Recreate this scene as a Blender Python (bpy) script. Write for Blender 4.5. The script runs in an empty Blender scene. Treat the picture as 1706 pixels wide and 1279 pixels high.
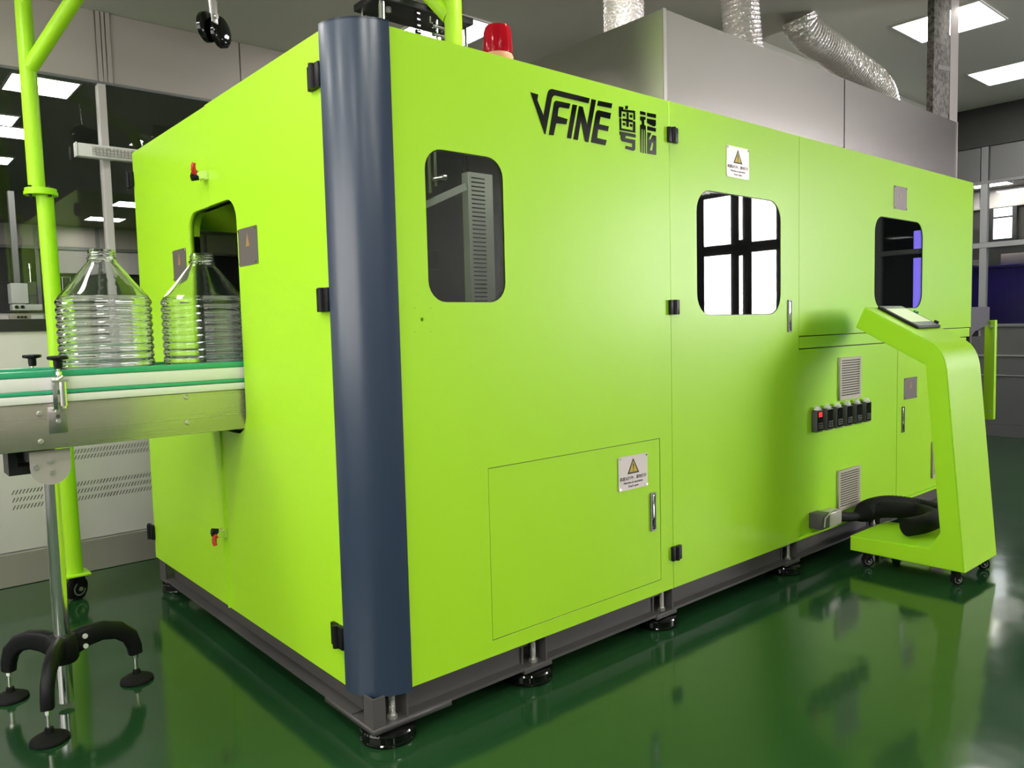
import bpy, bmesh, math, random
from mathutils import Vector, Matrix, Euler
from math import pi, sin, cos, radians
random.seed(7)

# ------------------------------------------------------------ camera, world, lights, exposure
scn = bpy.context.scene
cam_data = bpy.data.cameras.new('camera'); cam = bpy.data.objects.new('camera', cam_data)
scn.collection.objects.link(cam); scn.camera = cam
cam.location = (-1.06640, -1.88450, 1.19381)
cam.rotation_euler = Euler((radians(85.78529), radians(1.43056), radians(-40.71556)), 'XYZ')
cam_data.sensor_width = 36.0; cam_data.lens = 1301.3114 / 1706 * 36.0
cam_data.clip_start = 0.05; cam_data.clip_end = 60
scn.view_settings.view_transform = 'Standard'; scn.view_settings.look = 'None'
scn.view_settings.gamma = 1.0; scn.view_settings.use_curve_mapping = False
scn.view_settings.exposure = 0.15
world = bpy.data.worlds.new('world'); scn.world = world; world.use_nodes = True
world.node_tree.nodes['Background'].inputs[0].default_value = (0.75, 0.87, 1.0, 1)
world.node_tree.nodes['Background'].inputs[1].default_value = 2.5     # daylight outside the windows
LAMP_STRENGTH = 29.0        # ceiling light panels of this hall
LAMP_BACK = 22.0             # ceiling light panels of the rooms behind the glass
WINDOW_STRENGTH = 34.0
LEFT_STRENGTH = 3.4       # frosted daylight windows

# ------------------------------------------------------------ helpers
COL = scn.collection
WO = {}                                   # world origin of every object made here

def setp(o, label=None, cat=None, group=None, kind=None):
    if label: o['label'] = label
    if cat: o['category'] = cat
    if group: o['group'] = group
    if kind: o['kind'] = kind
    return o

def thing(name, label, cat, loc=(0, 0, 0), group=None):
    o = bpy.data.objects.new(name, None); COL.objects.link(o)
    o.empty_display_size = 0.05
    o.location = loc; WO[o] = Vector(loc)
    return setp(o, label, cat, group)

def obj(name, bm, mat, parent=None, smooth=35, label=None, cat=None, group=None, kind=None, origin=None):
    """links one bmesh (vertices in world coordinates) as one mesh object"""
    me = bm if isinstance(bm, bpy.types.Mesh) else None
    if me is None:
        bmesh.ops.recalc_face_normals(bm, faces=bm.faces)
        me = bpy.data.meshes.new(name); bm.to_mesh(me); bm.free()
    me.name = name
    if origin is None:
        n = len(me.vertices)
        co = [0.0] * (3 * n); me.vertices.foreach_get('co', co)
        xs, ys, zs = co[0::3], co[1::3], co[2::3]
        origin = Vector(((min(xs) + max(xs)) / 2, (min(ys) + max(ys)) / 2, min(zs)))
    origin = Vector(origin)
    me.transform(Matrix.Translation(-origin))
    if not me.materials: me.materials.append(mat)
    if smooth:
        me.polygons.foreach_set('use_smooth', [True] * len(me.polygons))
        me.set_sharp_from_angle(angle=radians(smooth))
    o = bpy.data.objects.new(name, me); COL.objects.link(o)
    WO[o] = origin
    if parent is not None:
        o.parent = parent; o.location = origin - WO[parent]
    else:
        o.location = origin
    return setp(o, label, cat, group, kind)

def copy_tree(o, parent=None, loc=None):
    c = o.copy(); COL.objects.link(c)
    if parent is not None: c.parent = parent
    if loc is not None: c.location = loc
    for ch in list(o.children): copy_tree(ch, c)
    return c

def copy_to(o, parent, world, rotz=None):
    """a copy of a part (with its own parts) standing at a new world origin"""
    c = copy_tree(o, parent, Vector(world) - WO[parent])
    WO[c] = Vector(world)
    if rotz is not None: c.rotation_euler = (0, 0, rotz)
    return c

def B(): return bmesh.new()

def box(bm, x0, x1, y0, y1, z0, z1, bev=0.0, seg=2):
    g = bmesh.ops.create_cube(bm, size=1.0)
    vs = g['verts']
    for v in vs:
        v.co = Vector(((x0 + x1) / 2 + v.co.x * (x1 - x0), (y0 + y1) / 2 + v.co.y * (y1 - y0), (z0 + z1) / 2 + v.co.z * (z1 - z0)))
    if bev > 0:
        es = list({e for v in vs for e in v.link_edges})
        bmesh.ops.bevel(bm, geom=es, offset=bev, segments=seg, affect='EDGES', profile=0.5)
    return bm

def xform_new(bm, n0, M):
    bm.verts.ensure_lookup_table()
    for v in bm.verts[n0:]: v.co = M @ v.co

def cyl(bm, p0, p1, r, seg=20, r2=None, cap=True):
    p0 = Vector(p0); p1 = Vector(p1); d = p1 - p0
    q = Vector((0, 0, 1)).rotation_difference(d.normalized()).to_matrix().to_4x4()
    g = bmesh.ops.create_cone(bm, cap_ends=cap, segments=seg, radius1=r, radius2=r if r2 is None else r2, depth=d.length)
    X = Matrix.Translation((p0 + p1) / 2) @ q
    for v in g['verts']: v.co = X @ v.co
    return bm

def tube(bm, pts, r, seg=12, rf=None, closed_ends=True):
    """sweeps a circle along a polyline; rf(i, s, a) may scale the radius"""
    pts = [Vector(p) for p in pts]
    rings = []; up = None; s = 0
    for i, p in enumerate(pts):
        t = (pts[min(i + 1, len(pts) - 1)] - pts[max(i - 1, 0)]).normalized()
        if up is None:
            up = t.orthogonal().normalized()
        else:
            up = (up - t * up.dot(t)).normalized()
        side = t.cross(up)
        if i: s += (pts[i] - pts[i - 1]).length
        ring = []
        for k in range(seg):
            a = 2 * pi * k / seg
            rr = r * (rf(i, s, a) if rf else 1)
            ring.append(bm.verts.new(p + (up * cos(a) + side * sin(a)) * rr))
        rings.append(ring)
    for a, b in zip(rings, rings[1:]):
        for k in range(seg):
            bm.faces.new((a[k], a[(k + 1) % seg], b[(k + 1) % seg], b[k]))
    if closed_ends:
        bm.faces.new(rings[0][::-1]); bm.faces.new(rings[-1])
    return bm

def lathe(bm, prof, c=(0, 0, 0), seg=32, rf=None, caps=False):
    """profile of (radius, z) turned about the vertical through c"""
    c = Vector(c); rings = []
    for (r, z) in prof:
        if r < 1e-5:
            rings.append([bm.verts.new(c + Vector((0, 0, z)))]); continue
        rings.append([bm.verts.new(c + Vector((cos(2 * pi * k / seg), sin(2 * pi * k / seg), 0)) * (r * (rf(r, z, 2 * pi * k / seg) if rf else 1)) + Vector((0, 0, z))) for k in range(seg)])
    for a, b in zip(rings, rings[1:]):
        if len(a) == 1 and len(b) == 1: continue
        for k in range(seg):
            k2 = (k + 1) % seg
            if len(a) == 1: bm.faces.new((a[0], b[k2], b[k]))
            elif len(b) == 1: bm.faces.new((a[k], a[k2], b[0]))
            else: bm.faces.new((a[k], a[k2], b[k2], b[k]))
    return bm

def rot_axis(bm, n0, c, axis, ang):
    c = Vector(c)
    xform_new(bm, n0, Matrix.Translation(c) @ Matrix.Rotation(ang, 4, axis) @ Matrix.Translation(-c))

def rrect(u0, u1, v0, v1, r, n=6):
    out = []
    for (cu, cv, a0) in ((u1 - r, v1 - r, 0), (u0 + r, v1 - r, 90), (u0 + r, v0 + r, 180), (u1 - r, v0 + r, 270)):
        for k in range(n + 1):
            a = radians(a0 + 90 * k / n); out.append((cu + r * cos(a), cv + r * sin(a)))
    return out

def rect(u0, u1, v0, v1): return [(u0, v0), (u1, v0), (u1, v1), (u0, v1)]

def plate(outlines, t, fmap, bev=0.0):
    """flat plate of thickness t, first outline(s) filled, further ones cut out; fmap(u, v, w) -> world"""
    cu = bpy.data.curves.new('tmp', 'CURVE'); cu.dimensions = '2D'; cu.fill_mode = 'BOTH'
    cu.extrude = t / 2 - bev
    if bev: cu.bevel_depth = bev; cu.bevel_resolution = 1; cu.offset = -bev
    for poly in outlines:
        s = cu.splines.new('POLY'); s.points.add(len(poly) - 1)
        for p, q in zip(s.points, poly): p.co = (q[0], q[1], 0, 1)
        s.use_cyclic_u = True
    return curve_mesh(cu, fmap, t)

def curve_mesh(cu, fmap, t):
    ob = bpy.data.objects.new('tmp', cu); COL.objects.link(ob)
    dg = bpy.context.evaluated_depsgraph_get()
    me = bpy.data.meshes.new_from_object(ob.evaluated_get(dg))
    bpy.data.objects.remove(ob); bpy.data.curves.remove(cu)
    me.materials.clear()
    for v in me.vertices: v.co = fmap(v.co.x, v.co.y, v.co.z + t / 2)
    bm = bmesh.new(); bm.from_mesh(me); bpy.data.meshes.remove(me)
    bmesh.ops.remove_doubles(bm, verts=bm.verts, dist=1e-6)
    return bm

def text_bm(txt, size, fmap, t=0.0006, align='CENTER', offset=0.0):
    cu = bpy.data.curves.new('tmp', 'FONT'); cu.body = txt; cu.size = size; cu.extrude = t / 2
    cu.align_x = align; cu.align_y = 'CENTER'; cu.offset = offset; cu.resolution_u = 2
    return curve_mesh(cu, fmap, t)

def front(y=0.0):                 # u = x, v = z, w = outwards towards the camera side
    return lambda u, v, w: Vector((u, y - w, v))
def left(x=0.0):                  # u = y, v = z, w = outwards to -x
    return lambda u, v, w: Vector((x - w, u, v))
def leftm(x=0.0):                 # u runs to -y, as read from the left side
    return lambda u, v, w: Vector((x - w, -u, v))
def flat(z=0.0):
    return lambda u, v, w: Vector((u, v, z + w))

def prism_x(prof, x0, x1):        # profile of (y, z) extruded along x
    bm = bmesh.new()
    a = [bm.verts.new((x0, y, z)) for y, z in prof]; b = [bm.verts.new((x1, y, z)) for y, z in prof]
    bm.faces.new(a); bm.faces.new(b[::-1])
    n = len(prof)
    for k in range(n): bm.faces.new((a[k], b[k], b[(k + 1) % n], a[(k + 1) % n]))
    return bm

# ------------------------------------------------------------ materials
def mat(name, col, rough=0.5, metal=0.0, coat=0.0, emis=None, estr=0.0, spec=0.5, trans=0.0, ior=1.45, alpha=1.0):
    m = bpy.data.materials.new(name); m.use_nodes = True
    b = m.node_tree.nodes['Principled BSDF']
    b.inputs['Base Color'].default_value = (*col, 1); b.inputs['Roughness'].default_value = rough
    b.inputs['Metallic'].default_value = metal; b.inputs['Coat Weight'].default_value = coat
    b.inputs['Coat Roughness'].default_value = 0.22
    b.inputs['Specular IOR Level'].default_value = spec; b.inputs['IOR'].default_value = ior
    b.inputs['Transmission Weight'].default_value = trans
    if emis: b.inputs['Emission Color'].default_value = (*emis, 1); b.inputs['Emission Strength'].default_value = estr
    return m

def add_bump(m, kind='noise', scale=40.0, strength=0.1, dist=0.01, stretch=(1, 1, 1), rough_var=0.0, col_var=0.0):
    nt = m.node_tree; N = nt.nodes; L = nt.links; b = N['Principled BSDF']
    tc = N.new('ShaderNodeTexCoord'); mp = N.new('ShaderNodeMapping'); mp.inputs['Scale'].default_value = stretch
    L.new(tc.outputs['Object'], mp.inputs['Vector'])
    t = N.new('ShaderNodeTexNoise' if kind == 'noise' else 'ShaderNodeTexVoronoi')
    t.inputs['Scale'].default_value = scale
    if kind == 'noise': t.inputs['Detail'].default_value = 4
    L.new(mp.outputs[0], t.inputs['Vector'])
    out = t.outputs['Fac'] if kind == 'noise' else t.outputs['Distance']
    if strength:
        bp = N.new('ShaderNodeBump'); bp.inputs['Strength'].default_value = strength; bp.inputs['Distance'].default_value = dist
        L.new(out, bp.inputs['Height']); L.new(bp.outputs[0], b.inputs['Normal'])
    if rough_var:
        r = N.new('ShaderNodeMapRange'); base = b.inputs['Roughness'].default_value
        r.inputs['To Min'].default_value = max(0.02, base - rough_var); r.inputs['To Max'].default_value = base + rough_var
        L.new(out, r.inputs['Value']); L.new(r.outputs[0], b.inputs['Roughness'])
    if col_var:
        c = b.inputs['Base Color'].default_value[:3]
        mx = N.new('ShaderNodeMix'); mx.data_type = 'RGBA'
        mx.inputs['A'].default_value = (*[max(0, v * (1 - col_var)) for v in c], 1)
        mx.inputs['B'].default_value = (*[min(1, v * (1 + col_var)) for v in c], 1)
        L.new(out, mx.inputs['Factor']); L.new(mx.outputs['Result'], b.inputs['Base Color'])
    return m

def thin_glass(name, tint=(1, 1, 1), ior=1.5, rough=0.0, boost=1.0):
    """thin wall: light passes straight on, the two faces mirror by Fresnel"""
    m = bpy.data.materials.new(name); m.use_nodes = True
    nt = m.node_tree; N = nt.nodes; L = nt.links; N.remove(N['Principled BSDF'])
    lw = N.new('ShaderNodeLayerWeight'); lw.inputs['Blend'].default_value = 0.5
    pw = N.new('ShaderNodeMath'); pw.operation = 'POWER'; pw.inputs[1].default_value = 5.0
    f0 = ((ior - 1) / (ior + 1)) ** 2
    f = N.new('ShaderNodeMath'); f.operation = 'MULTIPLY_ADD'; f.inputs[1].default_value = 1 - f0; f.inputs[2].default_value = f0
    L.new(lw.outputs['Facing'], pw.inputs[0]); L.new(pw.outputs[0], f.inputs[0])
    tr = N.new('ShaderNodeBsdfTransparent'); tr.inputs[0].default_value = (*tint, 1)
    gl = N.new('ShaderNodeBsdfGlossy'); gl.inputs['Roughness'].default_value = rough; gl.inputs[0].default_value = (1, 1, 1, 1)
    mu = N.new('ShaderNodeMath'); mu.operation = 'MULTIPLY'; mu.inputs[1].default_value = boost; mu.use_clamp = True
    mx = N.new('ShaderNodeMixShader')
    L.new(f.outputs[0], mu.inputs[0]); L.new(mu.outputs[0], mx.inputs[0])
    L.new(tr.outputs[0], mx.inputs[1]); L.new(gl.outputs[0], mx.inputs[2]); L.new(mx.outputs[0], N['Material Output'].inputs[0])
    return m

def srgb(r, g, b):
    f = lambda c: (c / 255 / 12.92) if c / 255 <= 0.04045 else ((c / 255 + 0.055) / 1.055) ** 2.4
    return (f(r), f(g), f(b))

M = {}
M['green'] = add_bump(mat('green_paint', (0.42, 0.79, 0.022), 0.42, coat=0.08, spec=0.32), scale=900, strength=0.03, dist=0.001)
M['navy'] = mat('navy_paint', (0.028, 0.045, 0.082), 0.30, spec=0.7, coat=0.35)
M['steel'] = add_bump(mat('brushed_stainless', (0.56, 0.53, 0.50), 0.33, metal=1.0), scale=6, strength=0.06, dist=0.004, stretch=(1, 1, 60), rough_var=0.08)
M['steel_h'] = mat('stainless_sheet', (0.52, 0.485, 0.46), 0.27, metal=1.0)
M['steel_plate'] = add_bump(mat('stainless_side_plate', (0.60, 0.55, 0.46), 0.26, metal=0.75), scale=4, strength=0.0, stretch=(0.3, 1, 60), rough_var=0.05)
M['chrome'] = mat('chrome', (0.90, 0.88, 0.86), 0.12, metal=1.0)
M['zinc'] = mat('zinc_plated', (0.74, 0.72, 0.68), 0.3, metal=0.85)
M['black'] = mat('black_plastic', (0.007, 0.007, 0.008), 0.45, spec=0.3)
M['black_gloss'] = mat('black_gloss', (0.004, 0.005, 0.004), 0.06, spec=0.5)
M['rubber'] = add_bump(mat('black_rubber', (0.006, 0.006, 0.006), 0.75, spec=0.25), scale=120, strength=0.1, dist=0.002)
M['frame'] = add_bump(mat('grey_frame_paint', (0.080, 0.074, 0.072), 0.5), scale=60, strength=0.08, dist=0.002)
M['darkmetal'] = mat('dark_metal', (0.03, 0.03, 0.03), 0.45, metal=0.4)
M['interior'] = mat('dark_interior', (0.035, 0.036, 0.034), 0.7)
M['duct_pvc'] = mat('grey_wire_duct', (0.72, 0.73, 0.69), 0.5)
M['glass'] = thin_glass('clear_glass', (0.96, 0.97, 0.97), boost=0.8)
M['pane_tint'] = thin_glass('tinted_machine_pane', (0.80, 0.81, 0.80), boost=0.9)
M['pet'] = mat('clear_pet', (0.97, 0.985, 0.985), 0.02, trans=1.0, ior=1.45)
M['wall_metal'] = add_bump(mat('grey_wall_panel', (0.52, 0.465, 0.44), 0.36, metal=0.25), scale=2.2, strength=0.05, dist=0.02, rough_var=0.06)
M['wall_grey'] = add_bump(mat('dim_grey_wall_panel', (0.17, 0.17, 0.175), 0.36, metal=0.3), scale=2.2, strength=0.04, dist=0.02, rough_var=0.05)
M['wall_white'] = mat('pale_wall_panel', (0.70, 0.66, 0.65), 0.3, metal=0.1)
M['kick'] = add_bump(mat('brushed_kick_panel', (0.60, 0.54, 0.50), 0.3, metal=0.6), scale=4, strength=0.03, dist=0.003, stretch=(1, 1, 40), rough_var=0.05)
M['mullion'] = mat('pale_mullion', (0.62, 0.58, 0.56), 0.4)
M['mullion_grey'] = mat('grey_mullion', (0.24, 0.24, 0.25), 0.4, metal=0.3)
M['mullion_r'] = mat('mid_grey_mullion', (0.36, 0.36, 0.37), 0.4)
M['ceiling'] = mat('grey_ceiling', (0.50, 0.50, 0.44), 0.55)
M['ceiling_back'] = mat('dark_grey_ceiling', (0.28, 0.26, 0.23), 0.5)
M['wall_plain'] = mat('plain_grey_wall', (0.32, 0.32, 0.31), 0.6)
M['lamp'] = mat('lamp_diffuser', (0.9, 0.9, 0.9), 0.5, emis=(1.0, 0.985, 0.93), estr=LAMP_STRENGTH)
M['lamp_back'] = mat('lamp_diffuser_back', (0.9, 0.9, 0.88), 0.5, emis=(1.0, 0.97, 0.86), estr=LAMP_BACK)
M['daylight'] = mat('frosted_daylight_pane', (0.9, 0.9, 0.9), 0.5, emis=(1.0, 0.955, 0.965), estr=WINDOW_STRENGTH)
M['daylight_left'] = mat('left_daylight_pane', (0.9, 0.9, 0.9), 0.5, emis=(1.0, 0.96, 0.92), estr=LEFT_STRENGTH)
M['daylight_far'] = mat('bright_far_window_pane', (0.9, 0.9, 0.9), 0.5, emis=(0.92, 0.97, 1.0), estr=3.0)
M['daylight_blue'] = mat('blue_lit_pane', (0.1, 0.1, 0.5), 0.4, emis=(0.26, 0.20, 1.0), estr=4.0)
M['white'] = mat('white_plastic', (0.75, 0.74, 0.72), 0.45)
M['beige'] = mat('beige_plastic', (0.50, 0.44, 0.37), 0.5)
M['sign'] = mat('brushed_sign_plate', (0.58, 0.52, 0.49), 0.38, metal=0.35)
M['sign_dark'] = mat('dull_sign_plate', (0.17, 0.145, 0.135), 0.45, metal=0.3)  # darker, browner version of the sign plate colour
M['yellow'] = mat('sign_yellow', (0.55, 0.40, 0.02), 0.5)
M['ink'] = mat('sign_ink', (0.02, 0.018, 0.016), 0.6)
M['ink_pale'] = mat('pale_sign_ink', (0.24, 0.2, 0.19), 0.5)
M['copper'] = mat('dull_orange_print', (0.33, 0.21, 0.08), 0.5)
M['red'] = mat('red_plastic', (0.55, 0.03, 0.015), 0.4)
M['red_dome'] = mat('red_lens', (0.50, 0.004, 0.016), 0.12, trans=0.25, ior=1.35)
M['orange'] = mat('orange_cap', (0.75, 0.38, 0.20), 0.45)
M['acrylic'] = mat('green_wear_strip', (0.045, 0.42, 0.22), 0.2, coat=0.5)
M['belt'] = add_bump(mat('dark_green_belt', (0.03, 0.22, 0.12), 0.3), scale=40, strength=0.1)
M['rail'] = add_bump(mat('white_guide_rail', (0.86, 0.83, 0.81), 0.22, metal=0.0), scale=14, strength=0.03, dist=0.004, stretch=(1, 1, 30))
M['red_led'] = mat('red_led', (0.4, 0.02, 0.02), 0.5, emis=(1, 0.05, 0.05), estr=1.2)
M['screen'] = mat('lit_screen', (0.35, 0.38, 0.28), 0.15, emis=(0.80, 0.86, 0.62), estr=0.55)
M['screen_bar'] = mat('screen_grey', (0.12, 0.13, 0.13), 0.2, emis=(0.3, 0.33, 0.33), estr=0.3)
M['blue_sheet'] = mat('dark_blue_casing', (0.030, 0.016, 0.21), 0.3)
M['foil'] = add_bump(mat('crinkled_foil', (0.86, 0.82, 0.79), 0.38, metal=0.75), 'voronoi', scale=85, strength=0.6, dist=0.006, stretch=(1, 1, 1))

def floor_material():
    m = mat('green_epoxy_floor', (0.012, 0.105, 0.040), 0.11, spec=0.5)
    nt = m.node_tree; N = nt.nodes; L = nt.links; b = N['Principled BSDF']
    tc = N.new('ShaderNodeTexCoord'); t = N.new('ShaderNodeTexNoise'); t.inputs['Scale'].default_value = 0.9; t.inputs['Detail'].default_value = 3
    L.new(tc.outputs['Object'], t.inputs['Vector'])
    mx = N.new('ShaderNodeMix'); mx.data_type = 'RGBA'
    mx.inputs['A'].default_value = (0.009, 0.044, 0.020, 1); mx.inputs['B'].default_value = (0.017, 0.056, 0.014, 1)
    L.new(t.outputs['Fac'], mx.inputs['Factor']); L.new(mx.outputs['Result'], b.inputs['Base Color'])
    t2 = N.new('ShaderNodeTexNoise'); t2.inputs['Scale'].default_value = 3.0; t2.inputs['Detail'].default_value = 2
    L.new(tc.outputs['Object'], t2.inputs['Vector'])
    bp = N.new('ShaderNodeBump'); bp.inputs['Strength'].default_value = 0.12; bp.inputs['Distance'].default_value = 0.02
    L.new(t2.outputs['Fac'], bp.inputs['Height']); L.new(bp.outputs[0], b.inputs['Normal'])
    return m
M['floor'] = floor_material()

def mottle_material():
    m = mat('mottled_foil_wrap', (0.3, 0.28, 0.26), 0.6, metal=0.1)
    nt = m.node_tree; N = nt.nodes; L = nt.links; b = N['Principled BSDF']
    tc = N.new('ShaderNodeTexCoord'); v = N.new('ShaderNodeTexNoise'); v.inputs['Scale'].default_value = 34; v.inputs['Detail'].default_value = 5; v.inputs['Roughness'].default_value = 0.7
    L.new(tc.outputs['Object'], v.inputs['Vector'])
    r = N.new('ShaderNodeValToRGB'); r.color_ramp.elements[0].position = 0.40; r.color_ramp.elements[1].position = 0.56
    r.color_ramp.elements[0].color = (0.055, 0.050, 0.043, 1); r.color_ramp.elements[1].color = (0.20, 0.18, 0.155, 1)
    L.new(v.outputs['Fac'], r.inputs['Fac']); L.new(r.outputs[0], b.inputs['Base Color'])
    bp = N.new('ShaderNodeBump'); bp.inputs['Strength'].default_value = 0.5; bp.inputs['Distance'].default_value = 0.01
    L.new(v.outputs['Fac'], bp.inputs['Height']); L.new(bp.outputs[0], b.inputs['Normal'])
    return m
M['mottle'] = mottle_material()
# logo outlines on the front panel, metres (x, z)
LOGO= {'V': [(0.657, 1.936), (0.69, 1.935), (0.686, 1.916), (0.712, 1.872), (0.728, 1.933), (0.733, 1.949), (0.739, 1.958), (0.751, 1.963), (0.93, 1.963), (0.923, 1.945), (0.765, 1.945), (0.756, 1.941), (0.751, 1.933), (0.719, 1.814), (0.715, 1.814)], 'F': [(0.734, 1.814), (0.76, 1.92), (0.764, 1.926), (0.772, 1.929), (0.836, 1.93), (0.829, 1.912), (0.785, 1.91), (0.78, 1.906), (0.775, 1.88), (0.821, 1.877), (0.815, 1.859), (0.768, 1.856), (0.755, 1.815)], 'I': [(0.846, 1.929), (0.868, 1.93), (0.836, 1.815), (0.817, 1.815)], 'N': [(0.847, 1.815), (0.877, 1.929), (0.895, 1.929), (0.915, 1.873), (0.938, 1.962), (0.961, 1.962), (0.919, 1.814), (0.903, 1.815), (0.885, 1.881), (0.868, 1.815)], 'E': [(0.932, 1.816), (0.96, 1.92), (0.964, 1.926), (0.971, 1.93), (1.037, 1.93), (1.031, 1.909), (0.982, 1.909), (0.975, 1.883), (1.024, 1.883), (1.019, 1.865), (0.969, 1.865), (0.964, 1.835), (1.012, 1.834), (1.005, 1.815)], 'E2': [(0.972, 1.962), (1.044, 1.964), (1.039, 1.947), (0.967, 1.945)]}
YUE= [[(1.114, 1.968), (1.128, 1.969), (1.125, 1.957), (1.111, 1.956)], [(1.079, 1.96), (1.102, 1.961), (1.102, 1.953), (1.166, 1.958), (1.166, 1.926), (1.156, 1.926), (1.157, 1.949), (1.092, 1.945), (1.091, 1.923), (1.079, 1.923)], [(1.081, 1.92), (1.091, 1.92), (1.091, 1.886), (1.152, 1.887), (1.154, 1.92), (1.166, 1.92), (1.166, 1.88), (1.081, 1.878)], [(1.119, 1.946), (1.13, 1.946), (1.13, 1.923), (1.153, 1.923), (1.152, 1.915), (1.13, 1.914), (1.13, 1.896), (1.118, 1.895), (1.118, 1.914), (1.097, 1.913), (1.098, 1.921), (1.119, 1.922)], [(1.099, 1.938), (1.112, 1.938), (1.112, 1.93), (1.099, 1.93)], [(1.137, 1.94), (1.15, 1.941), (1.15, 1.931), (1.137, 1.931)], [(1.098, 1.906), (1.111, 1.907), (1.111, 1.898), (1.098, 1.898)], [(1.137, 1.908), (1.15, 1.908), (1.15, 1.899), (1.137, 1.899)], [(1.08, 1.874), (1.167, 1.875), (1.167, 1.863), (1.113, 1.863), (1.11, 1.854), (1.165, 1.855), (1.164, 1.822), (1.156, 1.815), (1.109, 1.817), (1.112, 1.828), (1.147, 1.827), (1.149, 1.84), (1.092, 1.841), (1.086, 1.848), (1.087, 1.862), (1.08, 1.862)]]
FU= [[(1.194, 1.962), (1.224, 1.962), (1.224, 1.951), (1.193, 1.95)], [(1.233, 1.962), (1.284, 1.964), (1.283, 1.95), (1.233, 1.949)], [(1.194, 1.943), (1.224, 1.945), (1.224, 1.935), (1.216, 1.934), (1.216, 1.917), (1.225, 1.913), (1.225, 1.814), (1.219, 1.814), (1.22, 1.899), (1.214, 1.899), (1.212, 1.814), (1.206, 1.814), (1.208, 1.899), (1.201, 1.899), (1.199, 1.814), (1.193, 1.815), (1.193, 1.913), (1.203, 1.916), (1.202, 1.928), (1.194, 1.929)], [(1.232, 1.941), (1.283, 1.943), (1.283, 1.924), (1.273, 1.918), (1.246, 1.922), (1.232, 1.926)], [(1.234, 1.914), (1.283, 1.913), (1.282, 1.9), (1.233, 1.9)], [(1.233, 1.892), (1.256, 1.892), (1.242, 1.869), (1.261, 1.862), (1.247, 1.829), (1.26, 1.829), (1.269, 1.856), (1.25, 1.867), (1.264, 1.886), (1.284, 1.885), (1.283, 1.816), (1.232, 1.815)]]

# ------------------------------------------------------------ the setting
def struct(name, bm, m, parent=None, smooth=0, label=None):
    o = obj(name, bm, m, parent, smooth=smooth)
    if parent is None: o['kind'] = 'structure'
    if label: o['label'] = label
    return o
CZ = 2.82
struct('floor', box(B(), -5, 12.6, -6, 11.3, -0.1, 0.0), M['floor'], label='glossy green epoxy floor')
CY0, CY1, CX0c, CX1c, CZ2 = -2.6, 1.3, 3.10, 7.505, 3.20
struct('ceiling', plate([rect(-5, 7.56, -6, 2.56), rect(CX0c, CX1c, CY0, CY1)], 0.1, flat(CZ)), M['ceiling'], label='plain dark grey ceiling above the green machine')
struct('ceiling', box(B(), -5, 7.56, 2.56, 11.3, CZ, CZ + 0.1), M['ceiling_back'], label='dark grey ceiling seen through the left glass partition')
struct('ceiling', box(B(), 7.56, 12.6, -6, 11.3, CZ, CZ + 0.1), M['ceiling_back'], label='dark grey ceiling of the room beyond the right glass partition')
bm = box(B(), CX0c - 0.1, CX1c + 0.1, CY0 - 0.1, CY1 + 0.1, CZ2, CZ2 + 0.1)
box(bm, CX0c - 0.1, CX0c, CY0, CY1, CZ + 0.1, CZ2); struct('fascia_shade', box(B(), 7.485, 7.504, CY0, CY1, CZ + 0.001, CZ2 - 0.001), M['interior'], label='added dark strip standing for ceiling shade above the right partition')  # dark strip paints the ceiling's fall into shade near the wall
box(bm, CX0c - 0.1, CX1c + 0.1, CY0 - 0.1, CY0, CZ + 0.1, CZ2); box(bm, CX0c - 0.1, CX1c + 0.1, CY1, CY1 + 0.1, CZ + 0.1, CZ2)
struct('ceiling', bm, M['ceiling'], label='raised bay of the ceiling above the right end of the hood')
struct('wall_near', box(B(), -5.1, -5, -6, 11.3, 0, CZ), M['wall_plain'])
wn = struct('wall_near', box(B(), -3.80, -3.72, -6, 2.49, 0, CZ), M['wall_plain'], label='wall with daylight windows left of the photographer')
for y0, y1 in ((-1.9, -0.6), (-0.5, 0.8), (0.9, 2.2)):
    struct('pane', box(B(), -3.715, -3.705, y0, y1, 0.95, 2.45), M['daylight_left'], wn)
struct('wall_rear', box(B(), -5, 7.56, -6.1, -6, 0, CZ), M['wall_plain'])

# left partition, y = 2.5
wl = struct('wall_left', box(B(), -5, 7.5, 2.515, 2.55, 0.0, 1.228), M['wall_plain'], label='left partition with stainless lower panels, glass and steel header')
def slash(cx, cz, w=0.0035, h=0.021, lean=0.011):
    return [(cx - w, cz - h / 2), (cx + w, cz - h / 2), (cx + w + lean, cz + h / 2), (cx - w + lean, cz + h / 2)]
holes = []
for z in (0.620, 0.590): holes += [slash(-0.49 + 0.0148 * k, z) for k in range(44)]
for z in (0.455, 0.418, 0.381): holes += [slash(-0.485 + 0.0148 * k, z) for k in range(44)]
struct('louvred_panel', plate([rect(-0.72, 0.735, 0.17, 1.226)] + holes, 0.004, front(2.5145)), M['wall_white'], wl, label='pale panel pierced by slanted vent slots')
struct('lower_panel', plate([rect(-2.6, -0.726, 0.17, 1.226)], 0.004, front(2.5145)), M['wall_white'], wl)
struct('lower_panel', plate([rect(0.741, 3.1, 0.17, 1.226)], 0.004, front(2.5145)), M['wall_white'], wl)
struct('lower_panel', plate([rect(3.106, 7.5, 0.17, 1.226)], 0.004, front(2.5145)), M['wall_white'], wl)
for x0, x1 in ((-2.6, 0.9), (0.903, 3.6), (3.603, 7.5)):
    struct('kick_panel', box(B(), x0, x1, 2.50, 2.512, 0.002, 0.162, 0.002), M['kick'], wl)
struct('sill_strip', box(B(), -5, 7.5, 2.498, 2.552, 1.229, 1.288, 0.002), M['darkmetal'], wl)
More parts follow.
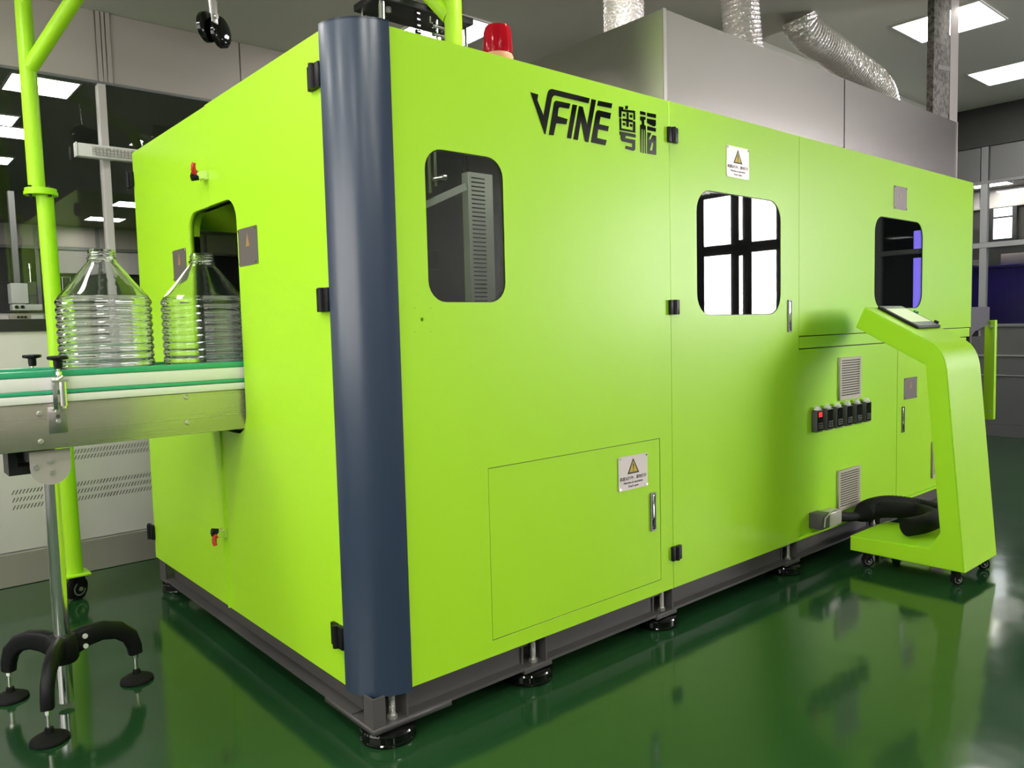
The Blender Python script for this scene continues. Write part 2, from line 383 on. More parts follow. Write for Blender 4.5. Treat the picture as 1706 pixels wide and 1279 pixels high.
for x0, x1 in ((-5, -1.3), (-1.297, 0.008), (0.078, 0.742), (0.748, 2.2), (2.206, 4.4), (4.406, 7.5)):
    struct('header_panel', box(B(), x0, x1, 2.505, 2.545, 2.476, CZ - 0.001, 0.002), M['wall_metal'], wl)
bm = box(B(), 0.011, 0.030, 2.497, 2.54, 2.474, CZ - 0.001); box(bm, 0.035, 0.050, 2.499, 2.54, 2.474, CZ - 0.001); box(bm, 0.055, 0.075, 2.496, 2.54, 2.474, CZ - 0.001)
struct('header_joint_trim', bm, M['wall_metal'], wl)
struct('header_rail', box(B(), -5, 7.5, 2.499, 2.55, 2.462, 2.474), M['mullion_grey'], wl)
for x in (-2.44, 0.002, 2.46, 4.92):
    bm = box(B(), x, x + 0.036, 2.492, 2.552, 1.289, 2.461, 0.002)
    struct('mullion', bm, M['mullion'], wl)
for n, (x0, x1) in enumerate(((-2.40, 0.0), (0.04, 2.458), (2.498, 4.918)), 1):
    w = box(B(), x0 + 0.001, x1 - 0.001, 2.520, 2.526, 1.289, 2.461)
    o = obj('window_%d' % n, w, M['glass'], smooth=0, kind='structure')
struct('wall_trim', box(B(), -5, -2.442, 2.50, 2.55, 1.289, 2.461), M['wall_metal'], wl)
struct('wall_trim', box(B(), 4.958, 7.5, 2.50, 2.55, 1.289, 2.461), M['wall_metal'], wl)

# room beyond the left partition
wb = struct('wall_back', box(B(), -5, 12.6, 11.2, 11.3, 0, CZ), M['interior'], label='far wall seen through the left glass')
for k in range(12):
    x0 = -2.0 + 0.80 * k
    struct('header_panel', box(B(), x0, x0 + 0.77, 11.13, 11.19, 2.52, CZ - 0.002), M['wall_metal'], wb)
    struct('mullion', box(B(), x0 - 0.055, x0 - 0.005, 11.12, 11.19, 0.0, CZ - 0.002), M['mullion_grey'], wb)
    if k in (4, 5): struct('pale_pane', box(B(), x0 + 0.02, x0 + 0.73, 11.15, 11.19, 2.14, 2.47), M['wall_white'], wb)
struct('transom', box(B(), -2.0, 7.5, 11.11, 11.19, 2.475, 2.515), M['mullion_grey'], wb)
struct('wall_partition', box(B(), 7.5, 7.56, 2.56, 11.2, 0, CZ), M['wall_plain'])

# right partition, x = 7.5
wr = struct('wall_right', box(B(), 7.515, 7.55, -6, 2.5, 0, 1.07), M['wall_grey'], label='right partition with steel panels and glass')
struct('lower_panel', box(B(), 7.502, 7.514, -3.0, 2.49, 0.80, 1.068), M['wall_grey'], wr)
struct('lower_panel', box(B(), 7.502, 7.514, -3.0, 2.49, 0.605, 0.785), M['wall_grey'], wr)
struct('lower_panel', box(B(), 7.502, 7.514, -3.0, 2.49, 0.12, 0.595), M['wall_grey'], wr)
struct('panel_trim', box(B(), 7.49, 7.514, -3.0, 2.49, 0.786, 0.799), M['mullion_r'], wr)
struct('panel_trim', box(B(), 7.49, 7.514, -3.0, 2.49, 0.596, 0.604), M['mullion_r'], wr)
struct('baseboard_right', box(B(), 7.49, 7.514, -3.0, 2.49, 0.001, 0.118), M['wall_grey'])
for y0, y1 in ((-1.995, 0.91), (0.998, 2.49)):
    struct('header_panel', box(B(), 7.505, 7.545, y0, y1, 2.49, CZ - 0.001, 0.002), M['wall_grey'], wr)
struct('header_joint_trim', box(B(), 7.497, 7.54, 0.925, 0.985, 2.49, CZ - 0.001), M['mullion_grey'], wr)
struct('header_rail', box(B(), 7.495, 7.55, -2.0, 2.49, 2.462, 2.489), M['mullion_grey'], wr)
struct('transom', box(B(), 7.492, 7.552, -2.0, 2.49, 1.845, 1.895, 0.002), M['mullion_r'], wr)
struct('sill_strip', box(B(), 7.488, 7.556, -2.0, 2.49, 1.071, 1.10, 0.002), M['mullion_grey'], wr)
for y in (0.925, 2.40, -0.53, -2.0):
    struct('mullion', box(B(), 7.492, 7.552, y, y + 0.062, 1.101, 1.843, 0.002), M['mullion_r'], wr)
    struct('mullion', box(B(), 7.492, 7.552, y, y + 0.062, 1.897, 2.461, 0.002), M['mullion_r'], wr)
n = 4
for y0, y1 in ((0.99, 2.398), (-0.466, 0.923), (-1.936, -0.532)):
    for z0, z1 in ((1.101, 1.843), (1.897, 2.461)):
        obj('window_%d' % n, box(B(), 7.52, 7.526, y0, y1, z0, z1), M['glass'], smooth=0, kind='structure'); n += 1
struct('wall_right', box(B(), 7.515, 7.55, -2.09, -2.002, 1.071, 2.48), M['wall_grey'], label='steel panel of the right wall beside the daylight windows')
struct('wall_right', box(B(), 7.515, 7.55, -6, -2.1, 1.071, 1.135), M['darkmetal'], label='dark sill band under the daylight windows')
# daylight windows in the right wall behind the photographer, mirrored in the door glass
wd = struct('window_%d' % n, box(B(), 7.53, 7.57, -5.95, -2.10, 1.14, 2.80), M['darkmetal'], label='dark framed frosted daylight window')
for y0, y1 in ((-5.9, -5.3), (-5.2, -4.4), (-4.22, -3.83), (-3.52, -3.20)):
    struct('pane', box(B(), 7.515, 7.525, y0, y1, 2.16, 2.76), M['daylight'], wd)
    struct('pane', box(B(), 7.515, 7.525, y0, y1, 1.2, 2.03), M['daylight'], wd)
struct('pane', box(B(), 7.515, 7.525, -3.70, -3.66, 2.2, 2.74), M['daylight'], wd)
struct('pane', box(B(), 7.515, 7.525, -3.70, -3.66, 1.2, 2.0), M['daylight'], wd)
n += 1

# room beyond the right partition
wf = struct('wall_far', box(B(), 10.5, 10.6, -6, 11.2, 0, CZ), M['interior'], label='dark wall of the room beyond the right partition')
struct('header_panel', box(B(), 10.46, 10.498, 0.2, 1.93, 2.60, CZ - 0.002), M['wall_white'], wf)
struct('header_panel', box(B(), 10.46, 10.498, 1.99, 4.0, 2.60, CZ - 0.002), M['wall_white'], wf)
struct('header_rail', box(B(), 10.45, 10.498, 0.2, 4.0, 2.575, 2.598), M['mullion'], wf)
struct('mullion', box(B(), 10.43, 10.498, 1.87, 1.93, 0.0, 2.574), M['mullion_grey'], wf)
wfw = struct('window_%d' % n, box(B(), 10.44, 10.495, 1.55, 1.86, 2.13, 2.573), M['darkmetal'], label='small bright window in the far dark wall')
struct('pane', box(B(), 10.425, 10.437, 1.60, 1.81, 2.455, 2.56), M['daylight_far'], wfw)
struct('pane', box(B(), 10.425, 10.437, 1.60, 1.81, 2.17, 2.43), M['daylight_far'], wfw)
n += 1
struct('window_%d' % n, box(box(B(), 7.495, 7.512, -1.60, -1.22, 1.2, 1.80), 7.495, 7.512, -1.60, -1.22, 1.88, 2.08), M['daylight_blue'], label='blue lit pane in the right partition')
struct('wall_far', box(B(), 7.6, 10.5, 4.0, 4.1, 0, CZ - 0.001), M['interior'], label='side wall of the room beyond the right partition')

# ------------------------------------------------------------ ceiling lights
def ceiling_light(x, y, label, group, m='lamp', sx=0.40, sy=0.43, z=CZ):
    t = thing('ceiling_light', label, 'ceiling light', (x, y, z), group)
    bm = B(); t_ = 0.012
    box(bm, x - sx / 2 - t_, x + sx / 2 + t_, y - sy / 2 - t_, y - sy / 2, z - 0.010, z); box(bm, x - sx / 2 - t_, x + sx / 2 + t_, y + sy / 2, y + sy / 2 + t_, z - 0.010, z)
    box(bm, x - sx / 2 - t_, x - sx / 2, y - sy / 2, y + sy / 2, z - 0.010, z); box(bm, x + sx / 2, x + sx / 2 + t_, y - sy / 2, y + sy / 2, z - 0.010, z)
    obj('light_frame', bm, M['white'], t, smooth=0)
    obj('diffuser', box(B(), x - sx / 2, x + sx / 2, y - sy / 2, y + sy / 2, z - 0.006, z - 0.001), M[m], t, smooth=0)
    return t
ceiling_light(4.85, 0.317, 'square ceiling light partly hidden by the wrapped square duct, above the hood', 'ceiling lights of the machine hall', sx=0.49, sy=0.54, z=3.20)
ceiling_light(6.47, 0.40, 'square ceiling light cut by the right edge of the photo', 'ceiling lights of the machine hall', sx=0.49, sy=0.54, z=3.20)
ceiling_light(1.57, 1.66, 'bright ceiling light showing behind the dark press plate and the red beacon', 'ceiling lights of the machine hall')
for x in (-2.82, -0.95, 1.11):
    ceiling_light(x, -0.10, 'square white ceiling light above the green machine, outside the picture', 'ceiling lights out of the picture')
ceiling_light(4.19, 1.66, 'square white ceiling light hidden behind the stainless hood', 'ceiling lights of the machine hall')
for y, xs in ((-1.85, (-2.82, -0.9, -0.08)), (-3.6, (-2.82, -0.9)), (-5.2, (-2.8, -0.6))):
    for x in xs:
        ceiling_light(x, y, 'square white ceiling light behind the photographer', 'ceiling lights behind the photographer')
for x in (-1.25, -2.6): ceiling_light(x, 1.5, 'added square fill light above the conveyor, left of the picture', 'added fill lights above the conveyor')  # unseen lamps added to brighten the left wall, conveyor and bottles
g = 'ceiling lights seen through the left glass'
ceiling_light(0.03, 3.99, 'nearest and largest light panel behind the left glass, crossed by the green gantry post', g, 'lamp_back', 0.37, 0.39)
ceiling_light(-0.16, 5.04, 'pale light panel at the left edge, second from the top behind the glass', g, 'lamp_back', 0.40, 0.32)
ceiling_light(-0.08, 5.42, 'wide bright light panel at the left edge, third from the top behind the glass', g, 'lamp_back', 0.56, 0.36)
ceiling_light(0.02, 6.60, 'small light panel at the left edge, lowest beside the green post', g, 'lamp_back', 0.42, 0.34)
ceiling_light(1.84, 10.08, 'small light panel crossed by the pale mullion above the bottle', g, 'lamp_back', 0.44, 0.36)
ceiling_light(1.80, 8.60, 'small light panel touching the edge of the green machine', g, 'lamp_back', 0.40, 0.40)
ceiling_light(9.9, 1.72, 'long light panel glimpsed through the right glass partition', 'ceiling light beyond the right glass', 'lamp_back', 0.5, 0.42)

# wall lamp with prismatic cover on the left partition
t = thing('wall_lamp', 'unlit white batten lamp with prismatic cover fixed across the pale mullion', 'lamp', (0.36, 2.49, 2.08))
obj('lamp_body', box(B(), -0.118, 0.84, 2.445, 2.491, 2.082, 2.146, 0.004), M['white'], t)
bm = B(); rnd = random.Random(3)
for i in range(48):
    for j in range(3):
        x = -0.055 + i * 0.0165; z = 2.094 + j * 0.0135
        box(bm, x + 0.001, x + 0.0145, 2.4385 - rnd.random() * 0.003, 2.445, z, z + 0.0115)
obj('prismatic_cover', bm, M['zinc'], t, smooth=0)
obj('end_cap', box(B(), -0.126, -0.1185, 2.443, 2.491, 2.080, 2.148, 0.002), M['white'], t)

# machine glimpsed beyond the left glass
g = None
t = thing('packing_machine', 'pale grey packing machine with gauges behind the left glass partition', 'machine', (-0.25, 3.5, 0))
obj('housing', box(B(), -0.42, 0.05, 3.42, 3.9, 0.0, 1.345, 0.005), M['wall_metal'], t)
obj('dark_ledge', box(B(), -0.42, 0.05, 3.40, 3.5, 1.346, 1.356), M['darkmetal'], t)
obj('hopper', box(B(), -0.300, -0.215, 3.40, 3.52, 1.398, 1.513, 0.003), M['white'], t, label='white hopper box')
obj('column_box', box(B(), -0.212, -0.168, 3.41, 3.50, 1.357, 1.522, 0.003), M['frame'], t)
obj('valve_rod', cyl(cyl(B(), (-0.19, 3.45, 1.523), (-0.19, 3.45, 1.60), 0.006), (-0.19, 3.45, 1.601), (-0.19, 3.45, 1.63), 0.010), M['chrome'], t)
obj('switch_block', box(B(), -0.298, -0.150, 3.395, 3.50, 1.357, 1.392, 0.002), M['white'], t)
for x in (-0.279, -0.250): obj('gauge', cyl(B(), (x, 3.394, 1.376), (x, 3.388, 1.376), 0.010), M['black'], t)
obj('gauge_strip', box(B(), -0.318, -0.224, 3.390, 3.418, 1.306, 1.330, 0.001), M['beige'], t)
for x in (-0.275, -0.257, -0.240): obj('gauge', cyl(B(), (x, 3.389, 1.318), (x, 3.384, 1.318), 0.0075), M['black'], t)
obj('label_strip', box(B(), -0.212, -0.150, 3.39, 3.418, 1.303, 1.330), M['white'], t)
t = thing('pipe_rack', 'thin chrome rack of rods behind the left glass beside the green post', 'rack', (-0.05, 3.365, 0))
bm = B()
for x in (-0.115, -0.075, -0.055, 0.0):
    obj('upright_rod', cyl(B(), (x, 3.365, 0.0), (x + (0.012 if x == -0.055 else 0), 3.365, 1.55), 0.0022, 8), M['chrome'], t)
obj('cross_rod', cyl(B(), (-0.115, 3.365, 1.552), (0.0, 3.365, 1.552), 0.0022, 8), M['chrome'], t)
obj('cross_rod', cyl(B(), (-0.115, 3.365, 1.49), (-0.075, 3.365, 1.49), 0.0022, 8), M['chrome'], t)
setp(obj('steel_post', box(B(), 0.105, 0.150, 6.0, 6.06, 0.0, 2.45), M['mullion_grey']), 'slim grey post standing behind the left glass above the packing machine', 'post')

# things glimpsed beyond the right glass
t = thing('blue_cabinet', 'dark blue cabinet casing beyond the right glass partition', 'cabinet', (10.1, 1.4, 0))
obj('cabinet_body', box(B(), 9.9, 10.3, 0.85, 1.93, 0.0, 1.76, 0.01), M['blue_sheet'], t)
obj('cabinet_top', box(B(), 9.88, 10.32, 0.83, 1.95, 1.762, 1.80, 0.004), M['blue_sheet'], t)
setp(obj('parcel', box(B(), 10.0, 10.25, 1.2, 1.585, 1.80, 1.94, 0.004), M['wall_metal']), 'grey box lying on the dark blue cabinet', 'box')

# ------------------------------------------------------------ the blow moulding machine
MACH = thing('blow_moulding_machine', 'large bright green bottle blowing machine cabinet with a navy corner post', 'machine', (2.2, 1.0, 0))
ZB, ZT, XE, YE = 0.15, 2.025, 4.427, 1.980
G = M['green']; XD, XM = 1.362, 2.309

# navy quarter-round corner post
R0 = 0.130
prof = [(R0, 0.004)] + [(R0 - (R0 + 0.004) * sin(radians(a)) + 0.0, R0 - (R0 + 0.004) * cos(radians(a))) for a in [k * 90 / 20 for k in range(21)]]
outer = [(R0 - (R0 + 0.010) * sin(radians(k * 4.5)), R0 - (R0 + 0.010) * cos(radians(k * 4.5))) for k in range(21)]
inner = [(R0 - (R0 - 0.008) * sin(radians(k * 4.5)), R0 - (R0 - 0.008) * cos(radians(k * 4.5))) for k in range(20, -1, -1)]
post = obj('corner_post', plate([outer + inner], ZT + 0.012 - (ZB - 0.006), lambda u, v, w: Vector((u, v, ZB - 0.006 + w))), M['navy'], MACH, smooth=30, label='navy blue rounded corner post')
cap = plate([outer + [(R0, R0)]], 0.006, lambda u, v, w: Vector((u, v, ZT + 0.006 + w)))
obj('post_cap', cap, M['navy'], post)

def hinge_front(x, z, parent, h=0.056):
    bm = box(B(), x - 0.028, x - 0.003, -0.013, -0.0005, z - h / 2, z + h / 2, 0.002)
    box(bm, x + 0.003, x + 0.028, -0.013, -0.0005, z - h / 2, z + h / 2, 0.002)
    cyl(bm, (x, -0.013, z - h / 2), (x, -0.013, z + h / 2), 0.008, 16)
    return obj('hinge', bm, M['black'], parent, label='black hinge')
def hinge_left(y, z, parent, h=0.068):
    bm = box(B(), -0.013, -0.0005, y + 0.003, y + 0.036, z - h / 2, z + h / 2, 0.002)
    box(bm, -0.015, -0.0005, y - 0.036, y - 0.003, z - h / 2, z + h / 2, 0.002)
    cyl(bm, (-0.015, y, z - h / 2), (-0.015, y, z + h / 2), 0.010, 16)
    return obj('hinge', bm, M['black'], parent, label='black hinge')

# left face: two doors sharing the conveyor opening
r = 0.085
def arc(cy, cz, a0, a1, rr=r, n=6): return [(cy + rr * cos(radians(a0 + (a1 - a0) * k / n)), cz + rr * sin(radians(a0 + (a1 - a0) * k / n))) for k in range(n + 1)]
OY0, OY1, OZ0, OZ1 = 0.797, 1.292, 0.834, 1.664
near = [(0.137, ZB), (1.044, ZB), (1.044, OZ0)] + arc(OY0 + r, OZ0 + r, 270, 180) + arc(OY0 + r, OZ1 - r, 180, 90) + [(1.044, OZ1), (1.044, ZT), (0.137, ZT)]
far = [(YE, ZB), (1.050, ZB), (1.050, OZ0)] + arc(OY1 - r, OZ0 + r, 270, 360) + arc(OY1 - r, OZ1 - r, 0, 90) + [(1.050, OZ1), (1.050, ZT - 0.002), (YE, ZT - 0.002)]
dn = obj('access_door', plate([near], 0.02, left(0.02)), G, MACH, smooth=0, label='green access door beside the navy post, cut for the conveyor')
df = obj('access_door', plate([far[::-1]], 0.02, left(0.022)), G, MACH, smooth=0, label='green access door at the far end of the left side')
# return flange round the opening
bm = B()
path = arc(OY0 + r, OZ0 + r, 270, 180) + arc(OY0 + r, OZ1 - r, 180, 90)
def flange(bm, path, x0, x1, parent=None):
    a = [bm.verts.new((x0, y, z)) for y, z in path]; b = [bm.verts.new((x1, y, z)) for y, z in path]
    for k in range(len(path) - 1): bm.faces.new((a[k], a[k + 1], b[k + 1], b[k]))
    bmesh.ops.solidify(bm, geom=bm.faces[:], thickness=0.002)
flange(bm, [(1.044, OZ0)] + path + [(1.044, OZ1)], 0.021, 0.044)
obj('opening_flange', bm, G, dn)
bm = B(); flange(bm, [(1.050, OZ0)] + arc(OY1 - r, OZ0 + r, 270, 360) + arc(OY1 - r, OZ1 - r, 0, 90) + [(1.050, OZ1)], 0.023, 0.046)
obj('opening_flange', bm, G, df)
hl = hinge_left(0.168, 1.905, dn)
for z in (1.283, 0.296): copy_to(hl, dn, WO[hl] + Vector((0, 0, z - 1.905)))
hf = hinge_left(2.002, 1.905, df)
copy_to(hf, df, WO[hf] + Vector((0, 0, -1.636)))
obj('seam_strip', box(B(), -0.007, 0.010, 1.0435, 1.0500, ZB, OZ0), G, df, smooth=0)

def toggle_latch(y, z, up, parent):
    s = 1 if up else -1
    k_ = 1.35
    Mk = Matrix.Translation((0, y, z)) @ Matrix.Scale(1.35, 4) @ Matrix.Translation((0, -y, -z))
    def big(bm):
        xform_new(bm, 0, Mk); return bm
    base = obj('toggle_latch', big(box(box(B(), -0.010, -0.0005, y - 0.016, y + 0.016, z - 0.012, z + 0.012), -0.024, -0.010, y - 0.015, y - 0.011, z - 0.010, z + 0.010)), M['chrome'], parent, label='chrome toggle latch with red grip')
    bm = cyl(B(), (-0.024, y - 0.018, z), (-0.024, y + 0.022, z), 0.006, 12); cyl(bm, (-0.012, y + 0.014, z), (-0.034, y + 0.014, z + s * 0.004), 0.007, 12)
    obj('latch_pin', big(bm), M['chrome'], base)
    obj('rubber_tip', big(cyl(B(), (-0.020, y + 0.002, z - s * 0.004), (-0.038, y + 0.004, z - s * 0.008), 0.009, 12)), M['black'], base)
    obj('grip', big(tube(B(), [(-0.026, y, z + s * 0.004), (-0.034, y - 0.005, z + s * 0.012), (-0.036, y - 0.010, z + s * 0.022), (-0.034, y - 0.012, z + s * 0.030)], 0.006, 10, rf=lambda i, s_, a: 1.3 - 0.14 * i)), M['red'], base, label='red grip')
toggle_latch(1.066, 1.775, True, dn)
toggle_latch(1.056, 0.441, False, dn)

# warning plates -------------------------------------------------
def warning(parent, fm, u, v, w=0.162, h=0.126, style='clear', legible=True):
    m = M['sign'] if style == 'clear' else M['sign_dark']
    p = obj('warning_plate', plate([rrect(u - w / 2, u + w / 2, v - h / 2, v + h / 2, 0.004, 2)], 0.0015, lambda a, b, c: fm(a, b, c + 0.0005)), m, parent, smooth=0,
            label='pale warning plate' if style == 'clear' else 'dull grey warning plate')
    bm = B()
    for su in (-1, 1):
        for sv in (-1, 1):
            q = fm(u + su * (w / 2 - 0.007), v + sv * (h / 2 - 0.007), 0.002); q2 = fm(u + su * (w / 2 - 0.007), v + sv * (h / 2 - 0.007), 0.005)
            cyl(bm, q, q2, 0.004, 10)
    obj('rivets', bm, M['chrome'], p)
    tv = v + h * 0.17
    S = 0.036 if w > 0.13 else 0.026
    k = 0.0021
    lift = lambda a, b, c: fm(a, b, c + k)
    if style == 'clear':
        obj('triangle_border', plate([[(u - S * 0.9, tv - S * 0.72), (u + S * 0.9, tv - S * 0.72), (u, tv + S * 0.85)], [(u - S * 0.66, tv - S * 0.58), (u, tv + S * 0.62), (u + S * 0.66, tv - S * 0.58)]], 0.0006, lift), M['ink'], p, smooth=0)
        obj('triangle_field', plate([[(u - S * 0.65, tv - S * 0.575), (u + S * 0.65, tv - S * 0.575), (u, tv + S * 0.61)]], 0.0005, lift), M['yellow'], p, smooth=0)
        lift2 = lambda a, b, c: fm(a, b, c + k + 0.0007)
        obj('exclamation_mark', plate([[(u - 0.0025, tv + S * 0.28), (u + 0.0025, tv + S * 0.28), (u + 0.0014, tv - S * 0.28), (u - 0.0014, tv - S * 0.28)], rect(u - 0.002, u + 0.002, tv - S * 0.5, tv - S * 0.37)], 0.0004, lift2), M['ink'], p, smooth=0)
        off = lambda dv: (lambda a, b, c: fm(a + u, b + v + dv, c + k))
        obj('lettering', text_bm('机器运行中，请勿打开', 0.0150, off(-h * 0.165)), M['ink'], p, smooth=0)
        obj('lettering', text_bm('Machine in operation', 0.0125, off(-h * 0.29)), M['ink'], p, smooth=0)
        obj('lettering', text_bm("Don't open", 0.0125, off(-h * 0.40)), M['ink'], p, smooth=0)
    else:
        obj('triangle_border', plate([[(u - S * 0.50, tv - S * 0.60), (u + S * 0.50, tv - S * 0.60), (u, tv + S * 0.72)], [(u - S * 0.38, tv - S * 0.50), (u, tv + S * 0.54), (u + S * 0.38, tv - S * 0.50)]], 0.0004, lift), M['copper'], p, smooth=0)
        obj('triangle_field', plate([[(u - S * 0.37, tv - S * 0.495), (u + S * 0.37, tv - S * 0.495), (u, tv + S * 0.52)]], 0.0003, lift), M['copper'], p, smooth=0)
    return p
LM = leftm(0.0)
warning(dn, LM, -0.706, 1.485, 0.158, 0.126, 'dull')
warning(df, leftm(0.002), -1.410, 1.476, 0.158, 0.124, 'dull')

# front fixed panel with window, logo and hatch --------------------------------
F0 = front(0.0)
HX0, HX1, HZ0, HZ1 = 0.442, 1.288, 0.200, 0.754
winA = rrect(0.240, 0.534, 1.270, 1.713, 0.062)
small = [[(x + 0.002 * cos(a), z + 0.002 * sin(a)) for a in [k * pi / 4 for k in range(8)]] for x, z in ((0.190, 1.253), (0.244, 1.253), (0.189, 1.185), (0.243, 1.185))]
mid = [(0.215 + 0.006 * cos(k * pi / 6), 1.220 + 0.006 * sin(k * pi / 6)) for k in range(12)]
fp = obj('front_panel', plate([rect(0.137, XD - 0.0015, ZB, ZT), rect(HX0, HX1, HZ0, HZ1), winA, mid] + small, 0.02, front(0.02)), G, MACH, smooth=0, label='green fixed front panel beside the navy post')
def pane(parent, ol_args, label):
    u0, u1, v0, v1, rr = ol_args
    p = obj('window_pane', plate([rrect(u0 + 0.003, u1 - 0.003, v0 + 0.003, v1 - 0.003, rr - 0.003)], 0.003, front(0.0065)), M['pane_tint'], parent, smooth=0, label=label)
    obj('window_gasket', plate([rrect(u0, u1, v0, v1, rr), rrect(u0 + 0.0028, u1 - 0.0028, v0 + 0.0028, v1 - 0.0028, rr - 0.0028)], 0.017, front(0.0190)), M['black'], p)
    return p
pane(fp, (0.240, 0.534, 1.270, 1.713, 0.062), 'tinted rounded window nearest the navy post')
hatch = obj('service_hatch', plate([rect(HX0 + 0.0025, HX1 - 0.0025, HZ0 + 0.0025, HZ1 - 0.0025)], 0.018, front(0.0195)), G, MACH, smooth=0, label='low green service hatch in the front panel')
obj('hatch_backing', box(B(), HX0 - 0.02, HX1 + 0.02, 0.021, 0.024, HZ0 - 0.02, HZ1 + 0.02), M['black'], hatch, smooth=0)
def seam(parent, outer_, inner_):  # black strip in the gap, painting the shade between hatch and panel
    obj('seam_shade', plate([outer_, inner_], 0.016, front(0.0178)), M['black'], parent, smooth=0)
seam(hatch, rect(HX0 + 0.0002, HX1 - 0.0002, HZ0 + 0.0002, HZ1 - 0.0002), rect(HX0 + 0.0024, HX1 - 0.0024, HZ0 + 0.0024, HZ1 - 0.0024))
warning(hatch, F0, 1.128, 0.646, 0.163, 0.126)

def flush_handle(parent, x, z, h=0.148, w=0.030):
    ol = rrect(x - w / 2, x + w / 2, z - h / 2, z + h / 2, 0.004, 2)
    p = obj('flush_handle', plate([ol, rrect(x - w / 2 + 0.005, x + w / 2 - 0.005, z - h / 2 + 0.006, z + h / 2 - 0.006, 0.003, 2)], 0.005, lambda a, b, c: F0(a, b, c + 0.0003)), M['wall_grey'], parent, label='chrome flush handle')
    obj('handle_recess', box(B(), x - w / 2 + 0.004, x + w / 2 - 0.004, -0.0012, -0.0003, z - h / 2 + 0.005, z + h / 2 - 0.005), M['frame'], p, smooth=0)
    obj('handle_lever', box(B(), x - 0.006, x + 0.005, -0.0060, -0.0015, z - h * 0.17, z + h / 2 - 0.010, 0.001), M['chrome'], p)
    bm = cyl(B(), (x, -0.0012, z - h * 0.32), (x, -0.0065, z - h * 0.32), 0.0062, 16); cyl(bm, (x, -0.0012, z - h * 0.24), (x, -0.0060, z - h * 0.24), 0.0045, 16)
    obj('lock_cylinder', bm, M['black'], p)
    return p
flush_handle(hatch, 1.240, 0.477)

# logo, glossy dark letters
FL = lambda a, b, c: F0(a, b, c + 0.0003)
for k in ('V', 'F', 'I', 'N', 'E', 'E2'):
    obj('logo_letter', plate([LOGO[k]], 0.0012, FL), M['black_gloss'], fp, smooth=0, label='glossy black piece of the letters VFINE')
obj('logo_character', plate(YUE, 0.0012, FL), M['black_gloss'], fp, smooth=0, label='glossy black first Chinese character')
obj('logo_character', plate(FU, 0.0012, FL), M['black_gloss'], fp, smooth=0, label='glossy black second Chinese character')

# front door with window
door = obj('front_door', plate([rect(XD + 0.0015, XM - 0.0015, ZB, ZT), rrect(1.530, 2.153, 1.218, 1.717, 0.088)], 0.02, front(0.02)), G, MACH, smooth=0, label='tall green front door with rounded window')
pane(door, (1.530, 2.153, 1.218, 1.717, 0.088), 'rounded window mirroring bright daylight windows')
h0 = hinge_front(1.374, 1.900, door)
for z in (1.252, 0.290): copy_to(h0, door, WO[h0] + Vector((0, 0, z - 1.900)))
warning(door, F0, 1.815, 1.849, 0.162, 0.126)
flush_handle(door, 2.225, 1.210)

for x_ in (XD, XM):
    obj('seam_shade', box(B(), x_ - 0.0014, x_ + 0.0014, 0.003, 0.018, ZB, ZT), M['black'], door, smooth=0)  # black strips paint the shade in the door gaps
# right section
up = obj('upper_panel', plate([rect(XM + 0.0015, XE, 1.1165, ZT), rrect(3.072, 3.675, 1.240, 1.725, 0.085)], 0.02, front(0.02)), G, MACH, smooth=0, label='green upper panel of the right section')
pane(up, (3.072, 3.675, 1.240, 1.725, 0.085), 'dark rounded window above the operator console')
warning(up, F0, 3.370, 1.838, 0.160, 0.124, 'dull')
obj('band_backing', box(B(), XM + 0.01, XE - 0.045, 0.031, 0.033, 0.17, 1.15), M['black'], MACH, smooth=0)
obj('band_panel', plate([rect(XM + 0.012, XE - 0.005, 1.0575, 1.1115)], 0.02, front(0.025)), G, MACH, smooth=0)
vent_h = [rect(2.718, 2.918, 0.795, 0.985), rect(2.712, 2.918, 0.232, 0.415)]
meters = [(2.4385, 2.505), (2.5365, 2.602), (2.634, 2.701), (2.7355, 2.803), (2.8375, 2.906), (2.942, 3.010)]
cab = obj('cabinet_door', plate([rect(XM + 0.012, 3.381, 0.165, 1.0515)] + vent_h, 0.02, front(0.030)), G, MACH, smooth=0, label='green cabinet door with vents and a row of controllers')
cab2 = obj('cabinet_door', plate([rect(3.387, XE - 0.045, 0.165, 1.0515)], 0.02, front(0.030)), G, MACH, smooth=0, label='green cabinet door behind the operator console')
obj('sill_flange', box(B(), XM, XE, -0.002, 0.03, 0.150, 0.1615, 0.001), G, MACH, label='thin green lower flange')
F1 = front(0.010)
warning(cab2, F1, 3.556, 0.786, 0.168, 0.122, 'dull')
fh = flush_handle(cab2, 3.460, 0.614); fh.location.y += 0.010

def louver(parent, x0, x1, z0, z1, n=15):
    p = obj('vent_grille', plate([rect(x0, x1, z0, z1), rect(x0 + 0.014, x1 - 0.014, z0 + 0.014, z1 - 0.014)], 0.012, lambda a, b, c: F1(a, b, c)), M['beige'], parent, smooth=0, label='beige slatted vent grille')
    bm = B(); st = (z1 - z0 - 0.028) / n
    for k in range(n):
        z = z0 + 0.014 + k * st
        box(bm, x0 + 0.013, x1 - 0.013, -0.0005, 0.0020, z, z + st * 0.56)
    setp(obj('slats', bm, M['beige'], p, smooth=0), kind='stuff')
    obj('filter', box(B(), x0 + 0.012, x1 - 0.012, 0.007, 0.0095, z0 + 0.012, z1 - 0.012), M['darkmetal'], p, smooth=0)
louver(cab, 2.706, 2.930, 0.783, 0.997)
louver(cab, 2.700, 2.930, 0.220, 0.427)
louver(cab2, 3.862, 4.06, 0.220, 0.440)

